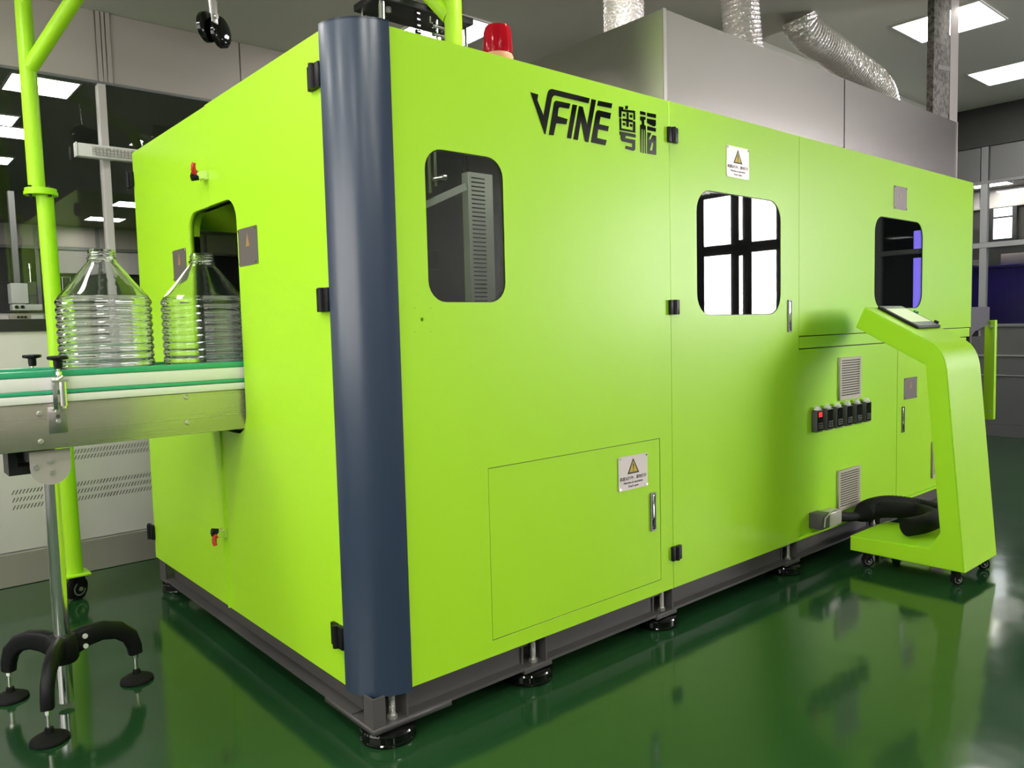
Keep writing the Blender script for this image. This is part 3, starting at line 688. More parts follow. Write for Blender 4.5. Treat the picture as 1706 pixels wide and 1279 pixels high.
for i, (x0, x1) in enumerate(meters):
    mtr = obj('controller', box(B(), x0 + 0.004, x1 - 0.006, -0.020, 0.0095, 0.652, 0.757, 0.002), M['frame'], cab, label='slim black process controller with a pale top fitting')
    obj('face', box(B(), x0 + 0.008, x1 - 0.010, -0.0225, -0.0205, 0.660, 0.752), M['black_gloss'], mtr, smooth=0)
    bm = B()
    for a in range(3):
        for b in range(3): box(bm, x0 + 0.012 + a * 0.016, x0 + 0.022 + a * 0.016, -0.0240, -0.0227, 0.668 + b * 0.011, 0.675 + b * 0.011)
    obj('keypad', bm, M['frame'], mtr, smooth=0)
    obj('top_fitting', cyl(cyl(B(), ((x0 + x1) / 2 - 0.006, -0.010, 0.7575), ((x0 + x1) / 2 - 0.006, -0.010, 0.768), 0.016, 16), ((x0 + x1) / 2 - 0.006, -0.010, 0.768), ((x0 + x1) / 2 - 0.006, -0.010, 0.777), 0.010, 16), M['white'], mtr)
    if i == 0:
        bm = B()
        for dx in (0.016, 0.034):
            x = x0 + dx
            for q in ((x, x + 0.012, 0.745, 0.748), (x, x + 0.012, 0.735, 0.738), (x, x + 0.012, 0.725, 0.728), (x, x + 0.003, 0.725, 0.748), (x + 0.009, x + 0.012, 0.725, 0.748)):
                box(bm, q[0], q[1], -0.0238, -0.0228, q[2], q[3])
        obj('red_digits', bm, M['red_led'], mtr, smooth=0, label='glowing red digits')

# connector box
cb = obj('connector_box', box(B(), 2.42, 2.50, -0.058, 0.0095, 0.188, 0.262, 0.004), M['frame'], MACH, label='grey heavy-duty cable connector')
obj('connector_hood', box(B(), 2.501, 2.625, -0.056, 0.006, 0.184, 0.256, 0.008), M['wall_metal'], cb)
bm = tube(B(), [(2.44, -0.060, 0.20), (2.44, -0.064, 0.245), (2.50, -0.066, 0.268), (2.56, -0.060, 0.262)], 0.004, 8)
obj('locking_lever', bm, M['zinc'], cb)

# shell behind: right end, rear, roof
obj('end_panel', box(B(), XE + 0.002, XE + 0.022, 0.004, YE, ZB, ZT - 0.002), M['frame'], MACH, smooth=0, label='dark grey right end panel')
obj('rear_panel', plate([rect(0.02, XE, ZB, ZT - 0.002), rrect(0.24, 1.1, 0.95, 1.690, 0.04)], 0.02, lambda u, v, w: Vector((u, YE - 0.03 + w, v))), G, MACH, smooth=0, label='green rear panel with a window')
obj('roof_panel', plate([rect(0.14, XE, 0.022, YE - 0.033), rect(0.20, 0.93, 0.14, 0.50), rect(2.4, 3.9, 0.92, 1.7)], 0.015, flat(1.985)), M['frame'], MACH, smooth=0, label='grey roof sheet')
obj('deck_panel', box(B(), 0.15, XE, 0.10, YE - 0.04, 0.151, 0.165), M['frame'], MACH, smooth=0)
obj('inner_wall', box(B(), 1.30, 1.31, 0.06, 1.9, 0.17, 1.98), M['interior'], MACH, smooth=0)
obj('inner_wall', box(B(), 1.31, XE - 0.02, 0.62, 0.63, 0.17, 1.98), M['interior'], MACH, smooth=0)
obj('inner_wall', box(B(), 2.35, 2.36, 0.045, 0.62, 0.17, 1.98), M['interior'], MACH, smooth=0)
obj('inner_wall', box(B(), 0.62, 1.30, 0.76, 0.77, 0.17, 1.98), M['interior'], MACH, smooth=0)

# inside the first window: slotted wiring duct, bar, rods
wd_x0, wd_x1, wd_y = 0.674, 0.785, 0.36
slots = [rrect(0.686, 0.750, 0.62 + 0.01515 * k, 0.6255 + 0.01515 * k, 0.0025, 2) for k in range(74)]
duct = obj('wire_duct', plate([rect(wd_x0, wd_x1, 0.60, 1.748)] + slots, 0.004, front(wd_y)), M['duct_pvc'], MACH, smooth=0, label='grey slotted wiring duct behind the first window')
bm = box(B(), wd_x0, wd_x0 + 0.003, wd_y + 0.0001, wd_y + 0.035, 0.60, 1.748); box(bm, wd_x1 - 0.003, wd_x1, wd_y + 0.0001, wd_y + 0.035, 0.60, 1.748)
obj('duct_sides', bm, M['duct_pvc'], duct, smooth=0)
obj('duct_back', box(B(), wd_x0 + 0.004, wd_x1 - 0.004, wd_y + 0.008, wd_y + 0.012, 0.60, 1.748), M['interior'], duct, smooth=0)
bm = B(); n0 = 0; box(bm, 0.42, 0.67, 0.364, 0.372, 1.650, 1.674); rot_axis(bm, 0, (0.67, 0.366, 1.66), 'Y', radians(-24)); xform_new(bm, 0, Matrix.Translation((0, 0, 0.035)))
obj('cross_bar', bm, M['duct_pvc'], MACH, smooth=0)
for x in (0.495, 0.520): obj('guide_rod', cyl(B(), (x, 0.34, 1.655 + (x - 0.495)), (x, 0.34, 1.983), 0.005, 12), M['zinc'], MACH)
bm = cyl(B(), (0.505, 0.335, 1.70), (0.545, 0.335, 1.71), 0.006, 12); cyl(bm, (0.545, 0.335, 1.71), (0.558, 0.335, 1.712), 0.010, 12)
obj('fitting', bm, M['zinc'], MACH)
obj('valve_block', box(B(), 0.55, 0.57, 0.50, 0.52, 1.42, 1.47, 0.003), M['zinc'], MACH)
obj('valve_block', box(B(), 0.60, 0.64, 0.48, 0.52, 1.41, 1.48, 0.003), M['darkmetal'], MACH)
obj('knob', cyl(B(), (0.59, 0.52, 1.30), (0.59, 0.50, 1.30), 0.018, 20), M['frame'], MACH)
for k, pts in enumerate([[(0.66, 0.40, 1.985), (0.67, 0.39, 1.90), (0.70, 0.40, 1.82), (0.72, 0.41, 1.74)], [(0.64, 0.42, 1.985), (0.68, 0.40, 1.88), (0.67, 0.40, 1.80), (0.69, 0.41, 1.74)], [(0.70, 0.41, 1.985), (0.70, 0.40, 1.90), (0.68, 0.40, 1.82), (0.70, 0.41, 1.74)]]):
    obj('hose', tube(B(), pts, 0.006, 8), M['black'], MACH)
# inside the right window: louvred inner cover
bm = B()
for k in range(7): box(bm, 3.0, 3.50, 0.30, 0.31, 1.34 + k * 0.030, 1.355 + k * 0.030)
obj('inner_louvers', bm, M['frame'], MACH, smooth=0)
obj('inner_box', box(B(), 3.28, 3.52, 0.28, 0.33, 1.58, 1.70, 0.004), M['black'], MACH)
# inside the door: rods and a fitting faintly seen
for x in (1.83, 1.90): obj('guide_rod', cyl(B(), (x, 0.36, 0.6), (x, 0.36, 1.98), 0.012, 14), M['zinc'], MACH)

# base frame
def channel_x(x0, x1):
    bm = box(B(), x0, x1, 0.045, 0.052, 0.056, 0.149); box(bm, x0, x1, 0.008, 0.052, 0.140, 0.149); box(bm, x0, x1, 0.008, 0.052, 0.056, 0.066)
    return bm
def channel_y(y0, y1):
    bm = box(B(), 0.045, 0.052, y0, y1, 0.056, 0.149); box(bm, 0.008, 0.052, y0, y1, 0.140, 0.149); box(bm, 0.008, 0.052, y0, y1, 0.056, 0.066)
    return bm
FX = [0.085, 0.640, 1.325, 2.270, 3.15, 4.20]
edges = [0.045] + FX[1:]
for i in range(len(FX) - 1):
    a = FX[i] + (0.045 if i else 0.04); b = FX[i + 1] - 0.045
    obj('frame_beam', channel_x(a, b), M['frame'], MACH, smooth=0)
obj('frame_beam', channel_x(FX[-1] + 0.045, XE), M['frame'], MACH, smooth=0)
for a, b in ((0.130, 1.86),): obj('frame_beam', channel_y(a, b), M['frame'], MACH, smooth=0)
bm = box(B(), 0.055, 0.10, 0.10, 1.94, 0.058, 0.149)
obj('inner_beam', box(B(), 0.10, XE, 0.10, 0.13, 0.09, 0.149), M['darkmetal'], MACH, smooth=0); bm.free()

def foot(x, y, corner=False):
    f = obj('levelling_foot', lathe(B(), [(0, 0.0), (0.078, 0.0), (0.083, 0.004), (0.084, 0.008), (0.080, 0.011), (0.080, 0.030), (0.083, 0.033), (0.080, 0.038), (0.050, 0.042), (0, 0.043)], (x, y, 0), 40), M['black_gloss'], MACH, label='black round levelling foot', origin=(x, y, 0))
    yb = y - 0.028
    bm = cyl(B(), (x, yb, 0.0625), (x, yb, 0.148), 0.0085, 14, cap=True)
    for k in range(14): lathe(bm, [(0.0085, 0.076 + k * 0.005), (0.0100, 0.0775 + k * 0.005), (0.0085, 0.079 + k * 0.005)], (x, yb, 0), 14)
    cyl(bm, (x, yb, 0.0625), (x, yb, 0.074), 0.015, 6)
    obj('foot_bolt', bm, M['zinc'], f)
    if corner:
        bm = plate([[(0.006, 0.006), (0.30, 0.006), (0.30, 0.05), (0.13, 0.05), (0.13, 0.13), (0.05, 0.13), (0.05, 0.34), (0.006, 0.34)]], 0.018, flat(0.0440))
        box(bm, 0.010, 0.075, 0.008, 0.018, 0.0621, 0.149)            # front facing stiffener
        box(bm, 0.008, 0.018, 0.018, 0.055, 0.0621, 0.149)
        box(bm, 0.120, 0.128, 0.010, 0.10, 0.0621, 0.149)
        bm2 = B(); bm.free()
        bm = plate([[(0.006, 0.006), (0.28, 0.006), (0.28, 0.05), (0.13, 0.05), (0.13, 0.13), (0.05, 0.13), (0.05, 0.30), (0.006, 0.30)]], 0.018, flat(0.0440)); bm2.free()
        box(bm, 0.008, 0.050, 0.010, 0.016, 0.0621, 0.149)
        box(bm, 0.008, 0.014, 0.016, 0.060, 0.0621, 0.149)
        box(bm, 0.121, 0.127, 0.010, 0.10, 0.0621, 0.149)
        box(bm, 0.055, 0.120, 0.100, 0.106, 0.0621, 0.149)
    else:
        bm = box(B(), x - 0.062, x + 0.062, 0.004, y + 0.06, 0.0440, 0.062, 0.002)
        box(bm, x - 0.044, x - 0.037, 0.040, 0.10, 0.0621, 0.149)
        box(bm, x + 0.037, x + 0.044, 0.008, 0.10, 0.0621, 0.149)
        box(bm, x - 0.036, x + 0.036, 0.093, 0.10, 0.0621, 0.149)
    obj('foot_bracket', bm, M['frame'], MACH, smooth=0)
foot(0.085, 0.060, True)
for x in FX[1:]: foot(x, 0.060)
f2 = obj('levelling_foot', lathe(B(), [(0, 0.0), (0.078, 0.0), (0.083, 0.004), (0.080, 0.011), (0.080, 0.030), (0.083, 0.033), (0.080, 0.038), (0.050, 0.042), (0, 0.043)], (0.085, 1.90, 0), 32), M['black_gloss'], MACH, label='black round levelling foot')
bm = box(B(), 0.008, 0.13, 1.861, 1.96, 0.0440, 0.062, 0.002); box(bm, 0.010, 0.016, 1.87, 1.96, 0.0621, 0.149); box(bm, 0.10, 0.106, 1.87, 1.96, 0.0621, 0.149)
obj('foot_bracket', bm, M['frame'], MACH, smooth=0)
obj('levelling_foot', lathe(B(), [(0, 0.0), (0.078, 0.0), (0.083, 0.004), (0.080, 0.011), (0.080, 0.030), (0.083, 0.033), (0.080, 0.038), (0.050, 0.042), (0, 0.043)], (4.2, 1.90, 0), 32), M['black_gloss'], MACH, label='black round levelling foot')
obj('foot_bracket', box(B(), 4.14, 4.26, 1.86, 1.95, 0.0440, 0.149), M['frame'], MACH, smooth=0)
bm = box(B(), 0.06, 0.10, 0.13, 1.86, 0.085, 0.149)
obj('inner_beam', bm, M['darkmetal'], MACH, smooth=0)

# ------------------------------------------------------------ conveyor
CV = thing('conveyor', 'stainless conveyor with green edged white guide rails entering the machine opening', 'conveyor', (-0.585, 0.97, 0))
CX0, CX1 = -3.2, 0.42
YN, YF = 0.814, 1.150
obj('side_plate', box(B(), CX0, CX1, YN, YN + 0.004, 0.858, 0.997, 0.0015), M['steel_plate'], CV, label='near stainless side plate')
obj('side_plate', box(B(), CX0, CX1, YF - 0.004, YF, 0.858, 0.997, 0.0015), M['steel_plate'], CV)
obj('top_ledge', box(B(), CX0, CX1, YN - 0.006, YN + 0.020, 0.9985, 1.022, 0.002), M['rail'], CV)
obj('top_ledge', box(B(), CX0, CX1, YF - 0.020, YF + 0.006, 0.9985, 1.022, 0.002), M['rail'], CV)
bm = B(); n = 0
xx = -2.0
while xx < CX1 - 0.04:
    box(bm, xx, xx + 0.036, YN + 0.03, YF - 0.03, 1.018, 1.026, 0.0015, 1); xx += 0.038
obj('belt_slats', bm, M['belt'], CV, smooth=0)
obj('bottom_tray', box(B(), CX0, CX1, YN + 0.005, YF - 0.005, 0.862, 0.868), M['darkmetal'], CV, smooth=0)
for y0, y1, nm in ((YN - 0.004, YN + 0.018, 'near'), (YF - 0.018, YF + 0.004, 'far')):
    g_ = obj('guide_rail', box(B(), CX0, CX1, y0 + 0.002, y1 - 0.002, 1.036, 1.076, 0.002), M['rail'], CV, label='white guide rail with green edges')
    obj('green_edge_strip', box(B(), CX0, CX1, y0, y1, 1.0765, 1.096, 0.003), M['acrylic'], g_)
    obj('green_edge_strip', box(B(), CX0, CX1, y0, y1, 1.024, 1.0355, 0.002), M['acrylic'], g_)
def knob_bracket(x, y, out):
    s = -1 if out else 1
    k = obj('rail_knob', lathe(B(), [(0, 1.1005), (0.011, 1.1005), (0.0125, 1.112), (0.0125, 1.126), (0.026, 1.129), (0.028, 1.134), (0.026, 1.139), (0.008, 1.141), (0, 1.141)], (x, y, 0), 24, rf=lambda r, z, a: 1 + (0.05 * cos(8 * a) if r > 0.02 else 0)), M['black'], CV, label='black clamping knob')
    bm = cyl(B(), (x, y, 1.070), (x, y, 1.100), 0.004, 10); cyl(bm, (x, y, 1.082), (x, y, 1.092), 0.009, 6)
    obj('clamp_screw', bm, M['chrome'], k)
yk = YN - 0.020
knob_bracket(-0.571, yk, True); knob_bracket(-0.577, YF + 0.020, False)
br = obj('rail_bracket', box(B(), -0.590, -0.577, yk + 0.000, yk + 0.013, 0.978, 1.072, 0.001), M['chrome'], CV)
bm = cyl(B(), (-0.562, yk - 0.002, 0.988), (-0.562, yk - 0.002, 1.060), 0.0105, 18); cyl(bm, (-0.562, yk - 0.002, 0.980), (-0.562, yk - 0.002, 0.987), 0.006, 6)
obj('bracket_post', bm, M['chrome'], br)
bm = box(B(), -0.590, -0.545, yk - 0.004, yk + 0.008, 1.061, 1.069, 0.001); cyl(bm, (-0.577, yk - 0.002, 1.066), (-0.560, yk - 0.002, 1.078), 0.006, 8)
obj('bracket_clamp', bm, M['zinc'], br)
bm = box(B(), -0.603, -0.552, YN - 0.0028, YN - 0.0002, 0.905, 0.985, 0.001)
obj('bracket_plate', bm, M['steel'], CV)
for (x, z) in ((-0.625, 0.968), (-0.626, 0.883), (-0.194, 0.984), (-0.195, 0.898), (-0.577, 0.971), (-0.576, 0.941), (-1.05, 0.968), (-1.05, 0.883)):
    obj('bolt_head', cyl(B(), (x, YN - 0.0005, z), (x, YN - 0.008, z), 0.0085, 14, r2=0.0055), M['zinc'], CV)
bm = cyl(B(), (-0.577, YN - 0.003, 0.956), (-0.577, YN - 0.005, 0.956), 0.006, 12)
obj('bolt_hole', bm, M['frame'], CV)
# stand: rounded head plate, chrome post, three-legged black base
sx, sy = -0.585, 0.94
U = rrect(-0.055, 0.055, -0.05, 0.16, 0.053, 10); U = [(a, min(b, 0.062)) for a, b in U]
HM = front(YN + 0.03)
hp = [(-0.655, 0.852), (-0.655, 0.815)] + [(-0.600 + 0.055 * cos(radians(a)), 0.800 + 0.055 * sin(radians(a))) for a in range(180, 361, 15)] + [(-0.545, 0.852)]
head = obj('stand_head_plate', plate([hp], 0.006, front(YN + 0.030)), M['beige'], CV, smooth=0, label='pale rounded stand bracket')
head.data.materials[0] = M['wall_metal']
obj('stand_head_plate', plate([[(a + 0.0, b) for a, b in hp]], 0.006, front(YF - 0.030)), M['darkmetal'], CV, smooth=0)
for (x, z) in ((-0.602, 0.818), (-0.640, 0.806), (-0.598, 0.785)): obj('bolt_head', cyl(B(), (x, YN + 0.0238, z), (x, YN + 0.016, z), 0.007, 12), M['zinc'], CV)
bm = box(B(), -0.70, -0.676, YN + 0.10, YN + 0.20, 0.80, 0.861); box(bm, -0.70, -0.60, YN + 0.10, YN + 0.20, 0.775, 0.799)
obj('cross_bracket', bm, M['darkmetal'], CV)
obj('cross_tube', box(B(), -0.63, -0.55, YN + 0.031, YF - 0.037, 0.79, 0.83, 0.004), M['frame'], CV)
obj('stand_post', cyl(B(), (sx, sy, 0.150), (sx, sy, 0.789), 0.0235, 32), M['chrome'], CV, label='chrome stand post')
obj('stand_post_end', cyl(B(), (sx, sy, 0.018), (sx, sy, 0.149), 0.0235, 32), M['chrome'], CV)
hub = obj('stand_hub', lathe(B(), [(0.0245, 0.150), (0.040, 0.150), (0.046, 0.160), (0.046, 0.228), (0.040, 0.238), (0.0245, 0.240)], (sx, sy, 0), 32), M['black'], CV, origin=(sx, sy, 0), label='black hub of the stand')
def leg(ang):
    dx, dy = cos(radians(ang)), sin(radians(ang)); R = 0.235
    pts = [(0.030, 0.200, 0.040), (0.075, 0.212, 0.036), (0.125, 0.213, 0.032), (0.175, 0.198, 0.030), (0.212, 0.165, 0.027), (0.226, 0.125, 0.024), (0.228, 0.098, 0.022)]
    bm = B(); rings = []
    for i, (s, z, hw) in enumerate(pts):
        a = pts[max(0, i - 1)]; b = pts[min(len(pts) - 1, i + 1)]
        tx, tz = b[0] - a[0], b[1] - a[1]; L_ = math.hypot(tx, tz); nx, nz = -tz / L_, tx / L_
        ring = []
        for k in range(12):
            q = 2 * pi * k / 12; cq, sq = cos(q), sin(q)
            u = (abs(cq) ** 0.6) * (1 if cq > 0 else -1) * hw; w = (abs(sq) ** 0.6) * (1 if sq > 0 else -1) * 0.018
            px, pz = s + nx * u, z + nz * u
            ring.append(bm.verts.new((sx + dx * px - dy * w, sy + dy * px + dx * w, pz)))
        rings.append(ring)
    for a, b in zip(rings, rings[1:]):
        for k in range(12): bm.faces.new((a[k], a[(k + 1) % 12], b[(k + 1) % 12], b[k]))
    bm.faces.new(rings[0]); bm.faces.new(rings[-1][::-1])
    l = obj('stand_leg', bm, M['black'], CV, smooth=50, label='curved black stand leg')
    fx, fy = sx + dx * 0.228, sy + dy * 0.228
    bm = lathe(B(), [(0, 0.0), (0.050, 0.0), (0.054, 0.004), (0.052, 0.010), (0.030, 0.022), (0.014, 0.026), (0.012, 0.040), (0, 0.041)], (fx, fy, 0), 28)
    p = obj('foot_pad', bm, M['rubber'], l)
    bm = cyl(B(), (fx, fy, 0.042), (fx, fy, 0.097), 0.0055, 12); cyl(bm, (fx, fy, 0.082), (fx, fy, 0.0965), 0.010, 6)
    obj('foot_screw', bm, M['chrome'], l)
    if ang == 10:
        bm = B()
        for z in (0.218, 0.185): cyl(bm, (sx + dx * 0.062 + dy * 0.0175, sy + dy * 0.062 - dx * 0.0175, z), (sx + dx * 0.062 + dy * 0.023, sy + dy * 0.062 - dx * 0.023, z), 0.008, 14)
        obj('leg_bolts', bm, M['white'], l)
for a in (248, 10, 124): leg(a)
# second stand further along, outside the frame
bm = cyl(B(), (-2.4, sy, 0.001), (-2.4, sy, 0.857), 0.0235, 24)
obj('stand_post', bm, M['chrome'], CV)

# ------------------------------------------------------------ bottles
def bottle(x, y, label):
    z0 = 1.0265
    prof = [(0.0, 0.012), (0.080, 0.010), (0.115, 0.0), (0.128, 0.003), (0.137, 0.014)]
    z = 0.022
    for k in range(11):
        zz = z + k * 0.0248
        prof += [(0.1388, zz), (0.1428, zz + 0.004), (0.1440, zz + 0.0105), (0.1428, zz + 0.017), (0.1392, zz + 0.0205)]
    zt = z + 11 * 0.0248                       # 0.295
    prof += [(0.1370, zt), (0.1330, zt + 0.007), (0.1220, zt + 0.020), (0.1050, zt + 0.040), (0.0860, zt + 0.064), (0.0680, zt + 0.088), (0.0530, zt + 0.106), (0.0460, zt + 0.114), (0.0430, zt + 0.120), (0.0425, zt + 0.126)]
    inner = []
    for k, (r_, zz) in enumerate(prof):
        ph = sin((zz - z) / 0.0248 * 2 * pi)
        body_zone = z < zz < zt
        rr = (0.1372 + 0.0016 * ph) if body_zone else max(0.0, r_ - 0.0022)
        inner.append((rr, zz + (0.0022 if zz < 0.013 else 0)))
    inner[0] = (0.0, 0.0145)
    zn = zt + 0.1265
    neck = [(0.0425, zn), (0.0455, zn + 0.001), (0.0455, zn + 0.004), (0.0400, zn + 0.005), (0.0400, zn + 0.011), (0.0425, zn + 0.013), (0.0400, zn + 0.015), (0.0400, zn + 0.019), (0.0425, zn + 0.021), (0.0400, zn + 0.023), (0.0400, zn + 0.030), (0.0375, zn + 0.031)]
    def flute(r, zz, a):
        if zt + 0.005 < zz < zt + 0.110: return 1 - 0.020 * (1 - abs(sin(a * 5)) ** 0.6)
        return 1
    body = thing('bottle', label, 'bottle', (x, y, z0), 'clear ribbed bottles on the conveyor')
    full = prof + neck + inner[::-1]
    b = obj('bottle_body', lathe(B(), full, (x, y, z0), 96, rf=flute), M['pet'], body, smooth=70)
    return body
bottle(-0.392, 0.965, 'clear ribbed plastic bottle nearer the green gantry post')
bottle(-0.066, 0.965, 'clear ribbed plastic bottle halfway into the machine opening')

# ------------------------------------------------------------ green gantry
GT = thing('gantry_frame', 'tall green tube gantry with braced corners and castors, crossing above the machine', 'gantry', (-0.34, 2.08, 0))
p1 = Vector((-0.340, 2.08, 0)); p2 = Vector((0.800, 0.585, 0)); dg_ = (p2 - p1).normalized(); RB = 0.034
obj('post_tube', cyl(B(), p1 + Vector((0.018, 0, 0.125)), p1 + Vector((0.0, 0, 1.815)), RB, 28), G, GT, label='lower green post')
obj('post_tube', cyl(B(), p1 + Vector((-0.028, 0, 1.845)), p1 + Vector((-0.032, 0, 2.645)), RB - 0.001, 28), G, GT, label='upper green post')
fl = obj('flange', cyl(B(), p1 + Vector((-0.014, 0, 1.816)), p1 + Vector((-0.014, 0, 1.830)), 0.066, 32), G, GT)
obj('flange', cyl(B(), p1 + Vector((-0.014, 0, 1.8305)), p1 + Vector((-0.014, 0, 1.844)), 0.062, 32), G, GT)
bm = B()
for k in range(4):
    a = k * pi / 2 + 0.5; q = p1 + Vector((-0.014 + 0.052 * cos(a), 0.052 * sin(a), 0))
    cyl(bm, q + Vector((0, 0, 1.806)), q + Vector((0, 0, 1.8155)), 0.008, 6); cyl(bm, q + Vector((0, 0, 1.8445)), q + Vector((0, 0, 1.853)), 0.008, 6)
obj('flange_bolts', bm, M['black'], GT)
pu = p1 + Vector((-0.032, 0, 0))
obj('cross_beam', cyl(B(), pu + Vector((0, 0, 2.68)) - dg_ * 0.035, p2 + Vector((0, 0, 2.68)) + dg_ * 0.035, RB, 28), G, GT, label='green cross beam')
obj('brace_tube', cyl(B(), pu + Vector((0, 0, 2.36)) + dg_ * 0.015, pu + dg_ * 0.30 + Vector((0, 0, 2.665)), RB * 0.92, 24), G, GT, label='slanted green brace')
obj('post_tube', cyl(B(), p2 + Vector((0, 0, 2.012)), p2 + Vector((0, 0, 2.645)), RB, 28), G, GT, label='green post standing on the machine roof')
obj('brace_tube', cyl(B(), p2 + Vector((0, 0, 2.385)) - dg_ * 0.015, p2 - dg_ * 0.26 + Vector((0, 0, 2.665)), RB * 0.92, 24), G, GT)
obj('base_disc', cyl(B(), p2 + Vector((0, 0, 2.0005)), p2 + Vector((0, 0, 2.011)), 0.07, 24), G, GT)
obj('castor_plate', box(B(), p1.x - 0.03, p1.x + 0.075, p1.y - 0.055, p1.y + 0.055, 0.114, 0.124, 0.003), G, GT)

def castor(name, x, y, r, w, top, parent, ang=0.0, face=None):
    """fork and two-tone wheel under a plate at height top"""
    M_ = Matrix.Translation((x, y, 0)) @ Matrix.Rotation(ang, 4, 'Z') @ Matrix.Translation((-x, -y, 0))
    bm = cyl(B(), (x, y - w / 2, r), (x, y + w / 2, r), r, 28)
    es = [e for e in bm.edges if all(len(f.verts) > 4 for f in e.link_faces) or any(len(f.verts) > 4 for f in e.link_faces)]
    bmesh.ops.bevel(bm, geom=es, offset=min(0.006, w * 0.2), segments=2, affect='EDGES')
    xform_new(bm, 0, M_)
    wh = obj(name, bm, M['rubber'], parent, label='black castor wheel')
    bm = B()
    for s in (-1, 1):
        ring = [(r * 0.62, s * (w / 2 + 0.001)), (r * 0.62, s * (w / 2 + 0.0035)), (r * 0.50, s * (w / 2 + 0.0035)), (r * 0.50, s * (w / 2 + 0.001))]
        rr = [[bm.verts.new((x + q[0] * cos(2 * pi * k / 24), y + q[1], r + q[0] * sin(2 * pi * k / 24))) for k in range(24)] for q in ring]
        for i in range(4):
            a, b = rr[i], rr[(i + 1) % 4]
            for k in range(24): bm.faces.new((a[k], a[(k + 1) % 24], b[(k + 1) % 24], b[k]))
        cyl(bm, (x, y + s * (w / 2 + 0.0005), r), (x, y + s * (w / 2 + 0.012), r), r * 0.20, 14)
    xform_new(bm, 0, M_)
    obj('wheel_rim', bm, M['zinc'], wh)
    bm = B(); n0 = 0
    for s in (-1, 1):
        y0, y1 = sorted((y + s * (w / 2 + 0.005), y + s * (w / 2 + 0.008)))
        box(bm, x - r * 0.30, x + r * 0.55, y0, y1, r * 0.95, top - 0.006, 0.001)
    box(bm, x - r * 0.5, x + r * 0.75, y - w / 2 - 0.012, y + w / 2 + 0.012, top - 0.0058, top - 0.0005)
    xform_new(bm, 0, M_)
    obj('castor_fork', bm, M['black'], wh)
    return wh
castor('castor', p1.x + 0.022, p1.y, 0.050, 0.035, 0.114, GT, ang=0.5)

# pulley block hanging under the gantry beam
PW = Vector((0.177, 1.405, 2.461))
t = thing('pulley_block', 'black twin wheel pulley with metal side plates hanging from above', 'pulley', tuple(PW))
def wheel_at(c, r, w, ang):
    d = Vector((cos(ang), sin(ang), 0)) * (w / 2)
    bm = B(); prof = [(r * 0.2, -1), (r * 0.85, -1), (r, -0.55), (r, 0.55), (r * 0.85, 1), (r * 0.2, 1)]
    rings = []
    q = Vector((0, 0, 1)).rotation_difference(d.normalized())
    for rr, s in prof:
        rings.append([bm.verts.new(c + q @ Vector((rr * cos(2 * pi * k / 28), rr * sin(2 * pi * k / 28), s * w / 2))) for k in range(28)])
    for a, b in zip(rings, rings[1:]):
        for k in range(28): bm.faces.new((a[k], a[(k + 1) % 28], b[(k + 1) % 28], b[k]))
    bm.faces.new(rings[0]); bm.faces.new(rings[-1][::-1])
    return bm
wa = radians(-55)
ax_ = Vector((cos(wa), sin(wa), 0))
obj('pulley_wheel', wheel_at(PW + Vector((0, 0, -0.010)) - ax_ * 0.020, 0.060, 0.028, wa), M['black_gloss'], t, smooth=40)
obj('pulley_wheel', wheel_at(PW + Vector((0, 0, -0.022)) + ax_ * 0.020 + Vector((0.03, 0.025, 0)), 0.062, 0.028, wa), M['black_gloss'], t, smooth=40)
bm = box(B(), -0.020, 0.020, -0.0025, 0.0025, -0.018, 0.075, 0.002)
Mx = Matrix.Translation(PW + ax_ * 0.044 + Vector((-0.035, -0.03, 0.0))) @ Matrix.Rotation(wa + pi / 2, 4, 'Z')
xform_new(bm, 0, Mx)
obj('side_plate', bm, M['wall_white'], t)
bm = cyl(B(), PW + ax_ * 0.048 + Vector((-0.035, -0.03, 0.008)), PW + ax_ * 0.056 + Vector((-0.035, -0.03, 0.008)), 0.011, 16)
obj('axle_nut', bm, M['zinc'], t)
obj('hanger_rod', cyl(B(), PW + Vector((0.012, 0.008, 0.030)), PW + Vector((0.0, 0.0, 0.184)), 0.013, 12), M['zinc'], t)

# press unit poking out of the machine roof
PX0, PX1, PY0, PY1, PZ = 0.565, 1.028, 0.745, 0.925, 2.45
t = thing('press_unit', 'black press plate on chrome guide columns above the machine roof', 'press', (0.80, 0.84, 2.0))
obj('press_plate', box(B(), PX0, PX1, PY0, PY1, PZ, PZ + 0.028, 0.003), M['darkmetal'], t, label='black plate')
obj('cylinder_block', box(B(), 0.81, 0.93, 0.69, 0.744, PZ + 0.006, 2.75, 0.004), M['black'], t)
for (x, y, r_) in ((0.592, 0.900, 0.008), (0.600, 0.772, 0.0145), (1.012, 0.778, 0.008), (0.98, 0.90, 0.010)):
    obj('guide_column', cyl(B(), (x, y, 2.001), (x, y, PZ - 0.0005), r_, 24), M['chrome'], t, label='chrome guide column')
bm = B()
for k in range(15): box(bm, 0.742, 0.768, 0.752, 0.762, 2.10 + k * 0.0235, 2.116 + k * 0.0235, 0.002)
obj('cable_chain', bm, M['black'], t)
bm = B()
for k in range(15): box(bm, 0.748, 0.762, 0.750, 0.7515, 2.105 + k * 0.0235, 2.110 + k * 0.0235)
obj('chain_links', bm, M['zinc'], t)
bm = cyl(B(), (0.845, 0.755, 2.30), (0.845, 0.755, 2.43), 0.006, 12); cyl(bm, (0.822, 0.75, 2.405), (0.868, 0.75, 2.405), 0.007, 12); cyl(bm, (0.826, 0.75, 2.372), (0.872, 0.75, 2.372), 0.007, 12)
